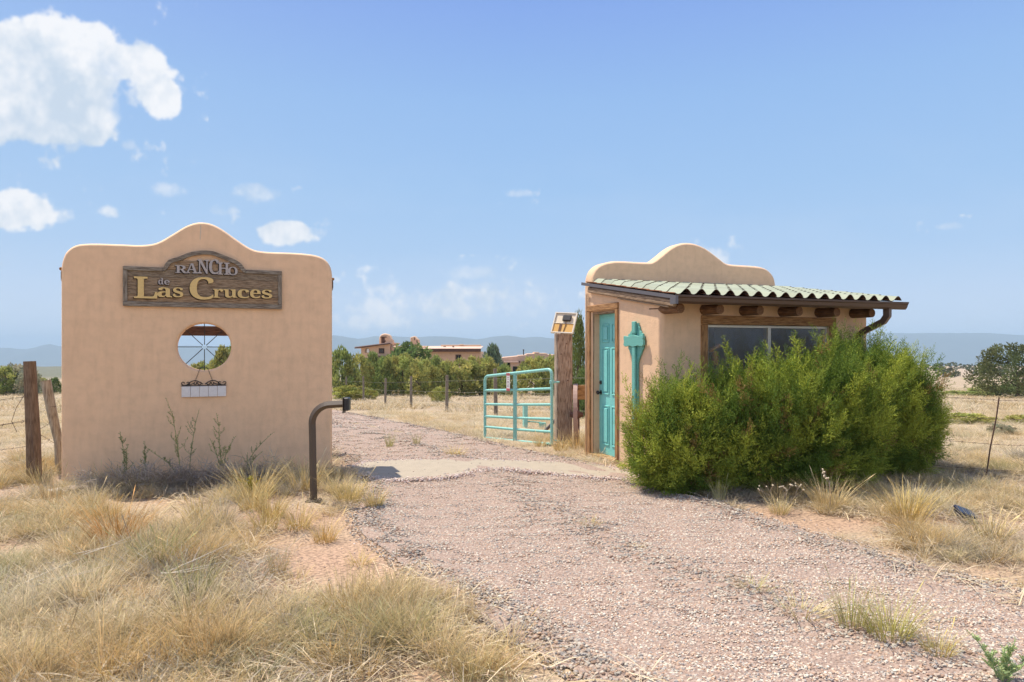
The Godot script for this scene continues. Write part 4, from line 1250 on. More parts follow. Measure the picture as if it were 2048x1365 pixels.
func fences() -> void:
	R.seed = 501
	# by the sign wall
	var f := thing("barbed_wire_fence", "old barbed wire fence with two wooden posts left of the sign wall", "fence", Vector3.ZERO)
	var b := B.new()
	var y1 := H(-5.42, -7.73)
	b.tube([Vector3(-5.41, y1 - 0.3, -7.73), Vector3(-5.425, y1 + 0.5, -7.73), Vector3(-5.452, y1 + 1.0, -7.73), Vector3(-5.468, y1 + 1.375, -7.73)], [0.076, 0.073, 0.066, 0.062], 9)
	obj("post", b, M.wood_post_y, f)
	b = B.new()
	var y2 := H(-5.55, -8.36)
	b.tube([Vector3(-5.54, y2 - 0.2, -8.36), Vector3(-5.555, y2 + 0.35, -8.36), Vector3(-5.63, y2 + 0.72, -8.35), Vector3(-5.70, y2 + 1.12, -8.34)], [0.046, 0.048, 0.054, 0.056], 8)
	obj("post", b, M.wood_pale_y, f)
	for w in [[0.98, 0.86, 0.06], [0.70, 0.48, 0.05], [0.42, 0.18, 0.04], [0.72, 0.60, 0.12]]:
		obj("wire", barbed(Vector3(-5.44, y1 + w[0], -7.66), Vector3(-8.2, y1 + w[1], -7.9), w[2], 0.0024), M.wire, f)
	obj("wire", barbed(Vector3(-5.42, y1 + 0.62, -7.68), Vector3(-5.58, y2 + 0.36, -8.31), 0.0, 0.0024), M.wire, f)
	obj("wire", barbed(Vector3(-5.42, y1 + 0.60, -7.68), Vector3(-5.62, y2 + 0.62, -8.31), 0.03, 0.0024), M.wire, f)
	obj("wire", barbed(Vector3(-5.62, y2 + 0.80, -8.29), Vector3(-4.8, y2 + 0.95, -8.7), 0.02, 0.0024), M.wire, f)
	var loose := B.new()
	loose.tube([Vector3(-5.40, y1 + 0.66, -7.65), Vector3(-5.38, y1 + 0.45, -7.65), Vector3(-5.36, y1 + 0.30, -7.65), Vector3(-5.44, y1 + 0.2, -7.65), Vector3(-5.43, y1 + 0.08, -7.66)], 0.004, 5)
	loose.tube([Vector3(-5.47, y1 + 1.0, -7.65), Vector3(-5.57, y1 + 0.85, -7.66), Vector3(-5.62, y1 + 0.70, -7.66), Vector3(-5.56, y1 + 0.58, -7.66)], 0.003, 5)
	obj("wire", loose, M.wire, f)
	# across the field
	f = thing("wire_fence", "long wire fence with slim grey wooden posts crossing the field in front of the junipers", "fence", Vector3.ZERO)
	var line := [Vector2(-17.5, -57), Vector2(-14.2, -51.5), Vector2(-11.15, -45.86), Vector2(-8.92, -41.01), Vector2(-6.67, -35.86), Vector2(-4.62, -31.21), Vector2(-2.44, -25.47), Vector2(-0.50, -21.23), Vector2(1.45, -17.2), Vector2(2.2, -15.6)]
	for i in line.size():
		var p: Vector2 = line[i]
		var y := H(p.x, p.y)
		b = B.new()
		b.tube([Vector3(p.x, y - 0.2, p.y), Vector3(p.x + rr(-0.03, 0.03), y + 1.42 + rr(-0.08, 0.06), p.y)], [0.066, 0.056], 8)
		obj("post", b, M.wood_grey_y, f)
		if i > 0:
			var q: Vector2 = line[i - 1]
			for h in [0.35, 0.75, 1.15]:
				obj("wire", barbed(Vector3(p.x, y + h, p.y + 0.06), Vector3(q.x, H(q.x, q.y) + h, q.y + 0.06), 0.03, 0.0035, 0.0), M.wire_grey, f)
	# right of the bushes
	f = thing("wire_fence", "sagging wire fence held by one thin leaning rusty rod right of the bushes", "fence", Vector3.ZERO)
	var yb := H(5.59, -8.03)
	b = B.new()
	b.tube([Vector3(5.56, yb - 0.15, -8.03), Vector3(5.63, yb + 0.35, -8.03), Vector3(5.70, yb + 0.70, -8.03), Vector3(5.735, yb + 0.95, -8.03)], 0.008, 6)
	obj("rod", b, M.rust, f)
	for w in [[0.10, 0.02], [0.40, 0.01], [0.70, 0.015], [0.92, 0.01]]:
		var px: float = 5.585 + w[0] * 0.16
		obj("wire", barbed(Vector3(px, yb + w[0], -8.02), Vector3(3.9, yb + w[0] + 0.09, -9.0), w[1], 0.0024), M.wire, f)
		obj("wire", barbed(Vector3(px, yb + w[0], -8.02), Vector3(8.6, yb + w[0] - 0.02, -7.6), w[1], 0.0024), M.wire, f)

func small_things() -> void:
	# gooseneck stand with keypad
	var p := Vector3(-1.95, H(-1.95, -6.71), -6.71)
	var t := thing("keypad_stand", "bronze gooseneck pedestal with black keypad box at the edge of the drive", "keypad stand", p)
	var b := B.new()
	var pts := [Vector3(0, 0.0, 0), Vector3(-0.008, 0.35, 0), Vector3(-0.014, 0.70, 0)]
	for k in 11:
		var a := PI / 2 * k / 10.0
		pts.append(Vector3(-0.016 + 0.195 * (1 - cos(a)), 0.765 + 0.195 * sin(a), 0.03 * sin(a)))
	pts.append(Vector3(0.30, 0.967, 0.03))
	b.tube(pts, 0.025, 4, true, true, Vector3(0.7071, 0, 0.7071))
	obj("pole", b, M.bronze, t)
	b = B.new(); b.box(Vector3(0.135, 0.022, 0.13), Vector3(0, 0.011, 0), 0.004)
	for q in [Vector3(0.05, 0.026, 0.045), Vector3(-0.05, 0.026, 0.045), Vector3(0.05, 0.026, -0.045), Vector3(-0.05, 0.026, -0.045)]: b.box(Vector3(0.016, 0.012, 0.016), q, 0.003)
	obj("base_plate", b, M.bronze, t)
	b = B.new(); b.box(Vector3(0.006, 0.155, 0.11), Vector3(0.305, 0.955, 0.03), 0.001)
	obj("bracket", b, M.bronze, t)
	b = B.new(); b.box(Vector3(0.052, 0.128, 0.10), Vector3(0.335, 0.965, 0.03), 0.01)
	obj("keypad_box", b, M.black, t)
	var c := thing("concrete_pad", "low pale concrete footing under the gooseneck keypad stand", "concrete pad", p + Vector3(0.02, -0.02, 0.0))
	b = B.new(); b.lathe([Vector2(0.17, -0.05), Vector2(0.16, 0.012), Vector2(0.12, 0.019), Vector2(0.001, 0.019)], 14)
	obj("pad", b, M.concrete, c)
	# lying solar light on the right
	t = thing("solar_light", "small dark flat solar garden light tipped over in dry grass at the right", "solar light", Vector3(3.96, H(3.96, -5.94), -5.94), -0.35)
	b = B.new(); b.x = Transform3D(Basis.from_euler(Vector3(0.42, 0.25, -0.38)), Vector3(-0.01, 0.085, 0)); b.box(Vector3(0.17, 0.028, 0.12), Vector3.ZERO, 0.008)
	obj("panel_top", b, M.solar, t)
	b = B.new(); b.x = Transform3D(Basis.from_euler(Vector3(0.42, 0.25, -0.38)), Vector3(-0.01, 0.085, 0)); b.box(Vector3(0.14, 0.03, 0.095), Vector3(0, -0.029, 0), 0.006)
	obj("housing", b, M.black, t)
	b = B.new(); b.tube([Vector3(0.03, 0.05, 0), Vector3(0.045, -0.05, 0.01)], [0.012, 0.006], 8)
	obj("stake", b, M.rust, t)
	# old boards and stones at the foot of the wall
	R.seed = 61
	var labs := ["long grey weathered board lying at the foot of the sign wall", "split grey board lying flat on top of the debris under the weeds", "short grey plank tilted against other debris by the sign wall", "thin grey broken board at the right end of the debris"]
	var spots := [[-3.95, -7.45, 0.12, 0.75, 0.10], [-3.45, -7.62, -0.28, 0.6, 0.16], [-3.75, -7.2, 0.5, 0.42, 0.06], [-3.05, -7.72, -0.2, 0.5, 0.14]]
	for k in 4:
		var s = spots[k]
		b = B.new(); b.x = Transform3D(Basis.from_euler(Vector3(rr(-0.2, 0.2), s[2] + WY, rr(-0.08, 0.08))), Vector3.ZERO); b.box(Vector3(s[3], 0.025, 0.13), Vector3.ZERO, 0.006)
		var o := obj("board", b, M.wood_grey_x)
		o.position = Vector3(s[0], H(s[0], s[1]) + s[4] * 0.7, s[1])
		tag(o, labs[k], "board", "debris boards below the sign wall")
	for k in 3:
		var q: Vector3 = [Vector3(-4.68, 0, -7.06), Vector3(-4.55, 0, -7.12), Vector3(-3.18, 0, -7.45)][k]
		b = B.new()
		R.seed = 90 + k
		var o2 := PackedVector2Array()
		for j in 8:
			var a := TAU * j / 8.0
			o2.append(Vector2(cos(a) * 0.13, sin(a) * 0.075) * rr(0.75, 1.2))
		b.x = Transform3D(Basis.from_euler(Vector3(-PI / 2 + 0.15, 0.3 * k, 0.1)), Vector3.ZERO)
		b.prism(o2, 0, 0.035, 0.01)
		var o := obj("flat_stone", b, [plain(lin(0.62, 0.58, 0.52), 0.9), M.rock, M.rock][k])
		o.position = Vector3(q.x, H(q.x, q.z) + 0.03, q.z)
		tag(o, ["pale flat stone at the left corner of the sign wall", "smaller tan flat stone just right of the pale stone by the wall corner", "tan flat stone among the debris below the weeds"][k], "stone")

func houses() -> void:
	# big house
	var s := 0.0586
	var X := func(px: float) -> float: return (px - 722.0) * s
	var Y := func(py: float) -> float: return 1.5 - (py - 700.0) * s
	var t := thing("adobe_house", "large peach adobe house with brown fascia and rounded chimneys behind the junipers", "house", Vector3((722.0 - 1024.0) / 1365.0 * 80.0, 0, -80))
	var base := -3.2
	var b := B.new()
	b.prism(PackedVector2Array([Vector2(0, base), Vector2(X.call(779), base), Vector2(X.call(779), Y.call(688.5)), Vector2(0, Y.call(696.5))]), -6.0, 0.0)
	obj("wall", b, M.adobe_far, t)
	b = B.new(); b.span(Vector3(X.call(779) + 0.003, base, -6.5), Vector3(X.call(850), Y.call(692), -0.5), 0.15)
	obj("wall", b, M.adobe_far, t)
	b = B.new()
	b.span(Vector3(X.call(846), base, -7.0), Vector3(X.call(962), Y.call(703.9), 0.6))
	obj("wall", b, M.adobe_far, t)
	b = B.new()
	b.prism(PackedVector2Array([Vector2(X.call(711), Y.call(697.5)), Vector2(X.call(779), Y.call(688)), Vector2(X.call(782), Y.call(688)), Vector2(X.call(782), Y.call(685.3)), Vector2(X.call(711), Y.call(694.2))]), -6.4, 0.45)
	var r := obj("roof", b, M.roof_far, t)
	b = B.new()
	b.prism(PackedVector2Array([Vector2(X.call(710.8), Y.call(697.7)), Vector2(X.call(782), Y.call(688.2)), Vector2(X.call(782), Y.call(686.6)), Vector2(X.call(710.8), Y.call(695.8))]), 0.452, 0.50)
	obj("fascia", b, M.wood_dark_x, r)
	b = B.new()
	b.face([Vector3(X.call(843), Y.call(697.6), 1.15), Vector3(X.call(962.5), Y.call(697.6), 1.15), Vector3(X.call(962.5), Y.call(692.0), -6.0), Vector3(X.call(838), Y.call(692.0), -6.0)], Vector3(0, 1, 0.2))
	b.face([Vector3(X.call(843), Y.call(698.0), 1.15), Vector3(X.call(962.5), Y.call(698.0), 1.15), Vector3(X.call(962.5), Y.call(692.5), -6.0), Vector3(X.call(838), Y.call(692.5), -6.0)], Vector3(0, -1, -0.2))
	r = obj("roof", b, M.roof_far, t)
	b = B.new(); b.span(Vector3(X.call(843), Y.call(703.9), 0.85), Vector3(X.call(962.5), Y.call(697.7), 1.15))
	obj("fascia", b, M.wood_dark_x, r)
	b = B.new(); b.span(Vector3(X.call(872), Y.call(693), -6.0), Vector3(X.call(958), Y.call(689.3), -5.2), 0.08)
	b.span(Vector3(X.call(912), Y.call(692), -5.8), Vector3(X.call(921), Y.call(688.3), -5.0), 0.06)
	obj("parapet", b, M.adobe_far, r)
	b = B.new(); b.span(Vector3(X.call(882), Y.call(694), -3.0), Vector3(X.call(887), Y.call(691.8), -2.7)); b.span(Vector3(X.call(902), Y.call(695), -2.0), Vector3(X.call(905.5), Y.call(691.5), -1.8))
	obj("vent", b, M.wood_old_y, r)
	# chimneys
	b = B.new()
	var c1 := PackedVector2Array()
	for q in [Vector2(754.5, 693), Vector2(755, 676), Vector2(757, 671), Vector2(761, 668), Vector2(767, 667), Vector2(773, 668.5), Vector2(777, 672), Vector2(779, 678), Vector2(782, 681), Vector2(783, 693)]: c1.append(Vector2(X.call(q.x), Y.call(q.y)))
	b.prism(c1, -2.2, -0.9, 0.16, true)
	var ch := obj("chimney", b, M.adobe_far, t)
	b = B.new(); b.span(Vector3(X.call(759.5), Y.call(686.5), -0.93), Vector3(X.call(766.5), Y.call(675), -0.88))
	b.span(Vector3(X.call(758), Y.call(675.4), -0.95), Vector3(X.call(770), Y.call(673.6), -0.78))
	b.span(Vector3(X.call(766.8), Y.call(684), -0.93), Vector3(X.call(768.3), Y.call(681), -0.85))
	obj("niche", b, M.wood_dark_y, ch)
	b = B.new()
	c1 = PackedVector2Array()
	for q in [Vector2(817, 695), Vector2(817, 676), Vector2(818.5, 674), Vector2(822, 673.5), Vector2(823.5, 672.4), Vector2(826, 672.4), Vector2(828, 674), Vector2(830, 677), Vector2(832.5, 678), Vector2(834, 680), Vector2(834, 695)]: c1.append(Vector2(X.call(q.x), Y.call(q.y)))
	b.prism(c1, -2.5, -1.3, 0.12, true)
	ch = obj("chimney", b, M.adobe_far, t)
	b = B.new(); b.span(Vector3(X.call(825), Y.call(680.5), -1.33), Vector3(X.call(826.5), Y.call(675.5), -1.28)); b.span(Vector3(X.call(829.8), Y.call(685.5), -1.33), Vector3(X.call(831.3), Y.call(680.5), -1.28))
	obj("slot", b, M.wood_dark_y, ch)
	# windows
	for w in [[757.5, 768.5, 697, 707.3, 0.0, 3], [912, 923, 709.8, 724.3, 0.6, 2]]:
		b = B.new()
		var x0: float = X.call(w[0]); var x1: float = X.call(w[1]); var y1: float = Y.call(w[2]); var y0: float = Y.call(w[3]); var z: float = w[4]
		b.span(Vector3(x0, y1 - 0.09, z - 0.05), Vector3(x1, y1, z + 0.05)); b.span(Vector3(x0, y0, z - 0.05), Vector3(x1, y0 + 0.09, z + 0.05))
		b.span(Vector3(x0, y0 + 0.09, z - 0.05), Vector3(x0 + 0.09, y1 - 0.09, z + 0.05)); b.span(Vector3(x1 - 0.09, y0 + 0.09, z - 0.05), Vector3(x1, y1 - 0.09, z + 0.05))
		var wd := obj("window", b, M.wood_dark_y, t)
		for k in int(w[5]):
			var pw: float = (x1 - x0 - 0.18) / w[5]
			b = B.new(); b.span(Vector3(x0 + 0.09 + pw * k + 0.015, y0 + 0.09, z - 0.03), Vector3(x0 + 0.09 + pw * (k + 1) - 0.015, y1 - 0.09, z + 0.02))
			obj("pane", b, M.dark_glass, wd)
	# arched opening
	b = B.new()
	c1 = PackedVector2Array([Vector2(X.call(729.5), Y.call(706)), Vector2(X.call(739.5), Y.call(706))])
	for k in 9:
		var a := PI * k / 8.0
		c1.append(Vector2(X.call(734.5) + cos(a) * 5.0 * s, Y.call(702) + sin(a) * 5.2 * s))
	b.prism(c1, -0.05, 0.03)
	obj("arch", b, M.wood_old_y, t)
	b = B.new()
	c1 = PackedVector2Array([Vector2(X.call(733.5), Y.call(705.6)), Vector2(X.call(738.6), Y.call(705.6))])
	for k in 9:
		var a := PI * k / 8.0
		c1.append(Vector2(X.call(736) + cos(a) * 2.5 * s, Y.call(702) + sin(a) * 4.3 * s))
	b.prism(c1, -0.04, 0.045)
	obj("arch_pane", b, M.white, t)  # white plate painted for the bright sky seen through the arch
	b = B.new(); b.span(Vector3(X.call(755), Y.call(717), 0.0), Vector3(X.call(778), Y.call(711.5), 1.0), 0.04)
	obj("awning", b, M.rust, t)
	# second house
	s = 0.04835
	X = func(px: float) -> float: return (px - 1003.0) * 0.04835
	Y = func(py: float) -> float: return 1.5 - (py - 700.0) * 0.04835
	t = thing("adobe_house", "low brown adobe house with stepped parapet and shaded porch behind the gate", "house", Vector3((1003.0 - 1024.0) / 1365.0 * 66.0, 0, -66))
	b = B.new()
	c1 = PackedVector2Array()
	for q in [Vector2(1003, 760), Vector2(1003, 715.8), Vector2(1035.5, 712.6), Vector2(1035.5, 711.6), Vector2(1053, 710.3), Vector2(1053, 708.3), Vector2(1069, 707.5), Vector2(1069, 704.8), Vector2(1078.5, 704.8), Vector2(1078.5, 707), Vector2(1095, 707), Vector2(1095, 709.4), Vector2(1125, 710), Vector2(1125, 760)]: c1.append(Vector2(X.call(q.x), Y.call(q.y)))
	b.prism(c1, -6, 0, 0.05)
	obj("wall", b, M.adobe_far2, t)
	b = B.new(); b.span(Vector3(X.call(1002), Y.call(725.5), 0.002), Vector3(X.call(1037), Y.call(723), 0.9))
	obj("porch_roof", b, M.roof_far, t)
	b = B.new(); b.span(Vector3(X.call(1003), Y.call(760), 0.002), Vector3(X.call(1014), Y.call(725.6), 0.7)); b.span(Vector3(X.call(1021), Y.call(760), 0.002), Vector3(X.call(1037), Y.call(725.6), 0.7))
	obj("wall", b, M.adobe_far2, t)
	b = B.new(); b.span(Vector3(X.call(1015), Y.call(745), 0.01), Vector3(X.call(1020), Y.call(726), 0.06))
	obj("window", b, M.dark_glass, t)
	b = B.new(); b.span(Vector3(X.call(1040), Y.call(752), 0.002), Vector3(X.call(1085), Y.call(728.5), 0.03))
	obj("doorway", b, M.wood_dark_y, t)  # flat dark panel, painted for the shade inside the open porch
	b = B.new(); b.span(Vector3(X.call(1025.5), Y.call(748), 0.702), Vector3(X.call(1035), Y.call(733), 0.73))
	obj("window", b, M.dark_glass, t)
	for x in [1038.7, 1048.7, 1059.0, 1069.0]:
		b = B.new(); b.tube([Vector3(X.call(x), Y.call(724), -0.2), Vector3(X.call(x), Y.call(724), 0.35)], 0.085, 8)
		obj("viga", b, M.wood_dark_z, t)
	b = B.new(); b.tube([Vector3(X.call(1047.7), Y.call(712), -2), Vector3(X.call(1047.7), Y.call(701), -2)], 0.05, 8)
	b.x = Transform3D(Basis(), Vector3(X.call(1047.7), Y.call(701.2), -2)); b.lathe([Vector2(0.08, 0), Vector2(0.09, 0.06), Vector2(0.001, 0.12)], 8)
	obj("chimney_pipe", b, M.black, t)
	# far shed on the right
	var fx := (1946.0 - 1024.0) / 1365.0 * 150.0
	var fy := 1.5 - 87.0 / 1365.0 * 150.0
	t = thing("shed", "tiny far shed with pale flat roof among the bushes at the right", "shed", Vector3(fx, fy, -150))
	b = B.new(); b.span(Vector3(0, -1.0, -2), Vector3(1.75, 0.72, 0)); obj("wall", b, M.wood_old_y, t)
	b = B.new(); b.span(Vector3(-0.15, 0.725, -2.2), Vector3(1.9, 0.86, 0.25)); obj("roof", b, M.roof_far, t)

# ------------------------------------------------------------------ land
func steps(lim: float, fine: float, step: float, grow: float) -> Array:
	var a := [0.0]
	var s := step
	while a[-1] < lim:
		if a[-1] > fine: s *= grow
		a.append(a[-1] + s)
	return a

func soil(x: float, z: float) -> Color:
	var tan_c := Color(0.46, 0.355, 0.24)
	var red := Color(0.47, 0.31, 0.21)
	var pale := Color(0.52, 0.41, 0.28)
	var n := patch_noise.get_noise_2d(x * 1.0, z * 1.0)
	var c := tan_c.lerp(pale, clampf(0.5 + n * 1.2, 0, 1))
	var near := smoothstep(14.0, 7.0, Vector2(x, z).length())
	c = c.lerp(red, near * clampf(0.45 + patch_noise.get_noise_2d(x * 3.0 + 40.0, z * 3.0) * 1.1, 0, 1))
	var rp := exp(-(pow((x + 1.35) / 0.55, 2.0) + pow((z + 4.85) / 0.65, 2.0)))
	c = c.lerp(Color(0.49, 0.325, 0.225), rp)
	var d := -z
	if d > 140.0:
		c = c.lerp(Color(0.50, 0.40, 0.30), smoothstep(140, 260, d))
		var scrub := maxf(smoothstep(650.0, 900.0, d), smoothstep(0.40, 0.25, x / d))
		c = c.lerp(Color(0.16, 0.165, 0.11), scrub * smoothstep(100.0, 200.0, d))
	return c

func land() -> void:
	var xs := []
	var pos := steps(5200.0, 13.0, 0.16, 1.11)
	for k in range(pos.size() - 1, 0, -1): xs.append(-pos[k])
	for k in pos: xs.append(k)
	var zs := []
	var back := steps(3000.0, 2.0, 0.5, 1.35)
	for k in range(back.size() - 1, 0, -1): zs.append(back[k])
	for k in pos: zs.append(-k)
	var v := PackedVector3Array(); var n := PackedVector3Array(); var c := PackedColorArray(); var ix := PackedInt32Array()
	var w := xs.size()
	for z in zs:
		for x in xs:
			var y := H(x, z)
			v.append(Vector3(x, y, z))
			var e: float = 0.05 + 0.02 * (absf(x) + absf(z))
			n.append(Vector3(H(x - e, z) - H(x + e, z), 2.0 * e, H(x, z - e) - H(x, z + e)).normalized())
			c.append(soil(x, z))
	for j in zs.size() - 1:
		for i in w - 1:
			var a := j * w + i
			# rows run away from the viewer
			ix.append_array(PackedInt32Array([a, a + w, a + 1, a + 1, a + w, a + w + 1]))
	var arr := []
	arr.resize(Mesh.ARRAY_MAX)
	arr[Mesh.ARRAY_VERTEX] = v; arr[Mesh.ARRAY_NORMAL] = n; arr[Mesh.ARRAY_COLOR] = c; arr[Mesh.ARRAY_INDEX] = ix
	var am := ArrayMesh.new()
	am.add_surface_from_arrays(Mesh.PRIMITIVE_TRIANGLES, arr)
	tag(obj("ground", am, M.ground), "dry tan grassland sloping gently away from the drive", "ground", "", "structure")
	# mountains: a long ridge some four kilometres away
	var crest := [[-1.6, 30.0], [-1.0, 20.0], [-0.75, 12.0], [-0.71, 3.0], [-0.68, 36.0], [-0.655, 16.0], [-0.55, 10.0], [-0.46, 24.0], [-0.40, 6.0], [-0.30, 60.0], [-0.262, 84.0], [-0.222, 64.0], [-0.20, 80.0], [-0.15, 76.0], [-0.09, 78.0], [-0.05, 60.0], [-0.025, 80.0], [-0.005, 84.0], [0.02, 68.0], [0.035, 78.0], [0.06, 66.0], [0.15, 60.0], [0.30, 70.0], [0.45, 88.0], [0.60, 98.0], [0.69, 98.0], [0.75, 88.0], [1.0, 60.0], [1.6, 40.0]]
	v = PackedVector3Array(); ix = PackedInt32Array()
	var nx := 260
	var rows := [[-3300.0, 0.0], [-3500.0, 0.18], [-3700.0, 0.45], [-3900.0, 0.78], [-4000.0, 1.0], [-4150.0, 0.8], [-4600.0, 0.2]]
	var rid := FastNoiseLite.new()
	rid.frequency = 0.0035; rid.seed = 3; rid.fractal_octaves = 4
	for r in rows:
		for i in nx:
			var tx := lerpf(-1.5, 1.5, float(i) / (nx - 1))
			var x := tx * 4000.0
			var top := 0.0
			for k in range(1, crest.size()):
				if tx <= crest[k][0]:
					var u: float = (tx - crest[k - 1][0]) / (crest[k][0] - crest[k - 1][0])
					top = lerpf(crest[k - 1][1], crest[k][1], u * u * (3 - 2 * u))
					break
			var base := H0(x, r[0]) - 6.0
			var f: float = r[1]
			var y := lerpf(base, top + 1.5, f) + rid.get_noise_2d(x, r[0] * 0.6) * 34.0 * f * (1.0 - f) * 2.0 + rid.get_noise_2d(x * 2.2, 9.0) * 4.0 * f
			v.append(Vector3(x, y, r[0]))
	for j in rows.size() - 1:
		for i in nx - 1:
			var a := j * nx + i
			ix.append_array(PackedInt32Array([a, a + nx, a + 1, a + 1, a + nx, a + nx + 1]))
	arr = []
	arr.resize(Mesh.ARRAY_MAX)
	arr[Mesh.ARRAY_VERTEX] = v; arr[Mesh.ARRAY_INDEX] = ix
	am = ArrayMesh.new()
	am.add_surface_from_arrays(Mesh.PRIMITIVE_TRIANGLES, arr)
	var stl := SurfaceTool.new()
	stl.create_from(am, 0)
	stl.generate_normals()
	tag(obj("mountains", stl.commit(), M.mountain), "low blue mountain range along the horizon", "mountains", "", "structure")

func drive() -> void:
	var l := smooth_line(ROAD_L, 6); var r := smooth_line(ROAD_R, 6)
	for p in l: road_poly.append(p)
	for k in range(r.size() - 1, -1, -1): road_poly.append(r[k])
	var nu := 44
	var v := PackedVector3Array(); var ix := PackedInt32Array()
	for j in l.size():
		for i in nu + 1:
			var u := float(i) / nu
			var wob := bump_noise.get_noise_2d(j * 3.0, (0.0 if u < 0.5 else 99.0)) * 0.05
			var uu := clampf(u + (wob if (u > 0.0 and u < 1.0) else 0.0) * (1.0 - sin(u * PI)), 0.0, 1.0)
			var p: Vector2 = (l[j] as Vector2).lerp(r[j], uu)
			v.append(Vector3(p.x, H(p.x, p.y) + road_lift(u) + bump_noise.get_noise_2d(p.x * 4, p.y * 4) * 0.006, p.y))
	for j in l.size() - 1:
		for i in nu:
			var a := j * (nu + 1) + i
			ix.append_array(PackedInt32Array([a, a + nu + 1, a + 1, a + 1, a + nu + 1, a + nu + 2]))
	var arr := []
	arr.resize(Mesh.ARRAY_MAX)
	arr[Mesh.ARRAY_VERTEX] = v; arr[Mesh.ARRAY_INDEX] = ix
	var am := ArrayMesh.new()
	am.add_surface_from_arrays(Mesh.PRIMITIVE_TRIANGLES, arr)
	var stl := SurfaceTool.new()
	stl.create_from(am, 0)
	stl.generate_normals()
	tag(obj("driveway", stl.commit(), M.gravel_bed), "pink gravel driveway curving past the gate", "driveway", "", "structure")
	# concrete strip across the entrance
	var ol := curve_outline([Vector2(-2.0, -8.55), Vector2(-1.85, -8.98), Vector2(-1.2, -9.14), Vector2(-0.2, -9.12), Vector2(0.6, -8.95), Vector2(1.12, -8.72), Vector2(1.42, -8.2), Vector2(1.5, -7.85), Vector2(1.25, -7.78), Vector2(0.95, -7.86), Vector2(0.6, -8.02), Vector2(0.2, -8.25), Vector2(-0.1, -8.42), Vector2(-0.4, -8.30), Vector2(-0.62, -8.0), Vector2(-0.85, -7.82), Vector2(-1.2, -7.72), Vector2(-1.5, -7.78), Vector2(-1.8, -8.1)], 6)
	var b := B.new()
	var sh := PackedVector2Array()
	for q in ol: sh.append(q + Vector2(R.randf_range(-0.02, 0.02), R.randf_range(-0.025, 0.025)))
	var tr := Geometry2D.triangulate_polygon(sh)
	for i in range(0, tr.size(), 3):
		b.face([Vector3(sh[tr[i]].x, 0.034, sh[tr[i]].y), Vector3(sh[tr[i + 1]].x, 0.034, sh[tr[i + 1]].y), Vector3(sh[tr[i + 2]].x, 0.034, sh[tr[i + 2]].y)], Vector3.UP)
	for i in sh.size():
		var j := (i + 1) % sh.size()
		b.face([Vector3(sh[i].x, 0.034, sh[i].y), Vector3(sh[j].x, 0.034, sh[j].y), Vector3(sh[j].x, -0.02, sh[j].y), Vector3(sh[i].x, -0.02, sh[i].y)], Vector3(sh[i].x + 0.3, 0, sh[i].y + 8.4))
	tag(obj("concrete_strip", b, M.concrete), "pale worn concrete strip crossing the gravel at the entrance", "concrete strip", "", "structure")
	# loose stones
	R.seed = 900
	var kinds := []
	for k in 5:
		var q := B.new(); q.tint = true
		var pts := []
		for i in 12:
			var y := 1.0 - 2.0 * (i + 0.5) / 12.0
			var a := i * 2.399963
			pts.append(Vector3(cos(a) * sqrt(1 - y * y), y * 0.72, sin(a) * sqrt(1 - y * y)) * rr(0.72, 1.15) * Vector3(1.15, 1, 0.9))
		# faces of the convex hull, by brute force
		for i in 12:
			for j in range(i + 1, 12):
				for m in range(j + 1, 12):
					var nn: Vector3 = (pts[j] - pts[i]).cross(pts[m] - pts[i])
					var pos2 := 0; var neg := 0
					for o in 12:
						if o == i or o == j or o == m: continue
						if nn.dot(pts[o] - pts[i]) > 0: pos2 += 1
						else: neg += 1
					if pos2 == 0 or neg == 0:
						q.face([pts[i], pts[j], pts[m]], pts[i] + pts[j] + pts[m])
		kinds.append(q.mesh())
	var cols := [Color(0.57, 0.46, 0.41), Color(0.63, 0.51, 0.45), Color(0.52, 0.40, 0.35), Color(0.64, 0.56, 0.51), Color(0.46, 0.32, 0.27), Color(0.47, 0.41, 0.40), Color(0.66, 0.58, 0.53), Color(0.40, 0.345, 0.34), Color(0.58, 0.41, 0.33)]
	var pl := [[], [], [], [], []]; var pc := [[], [], [], [], []]
	var segs := []
	var tot := 0.0
	for j in l.size() - 1:
		var c: Vector2 = ((l[j] as Vector2) + r[j]) / 2
		var area: float = (l[j] as Vector2).distance_to(r[j]) * ((l[j] as Vector2).distance_to(l[j + 1]) + (r[j] as Vector2).distance_to(r[j + 1])) / 2
		var d := c.length()
		var dens := 3900.0 if d < 4.6 else (3000.0 if d < 6.5 else (1700.0 if d < 9.0 else (520.0 if d < 14.0 else (130.0 if d < 24 else 25.0))))
		segs.append([j, int(area * dens), d])
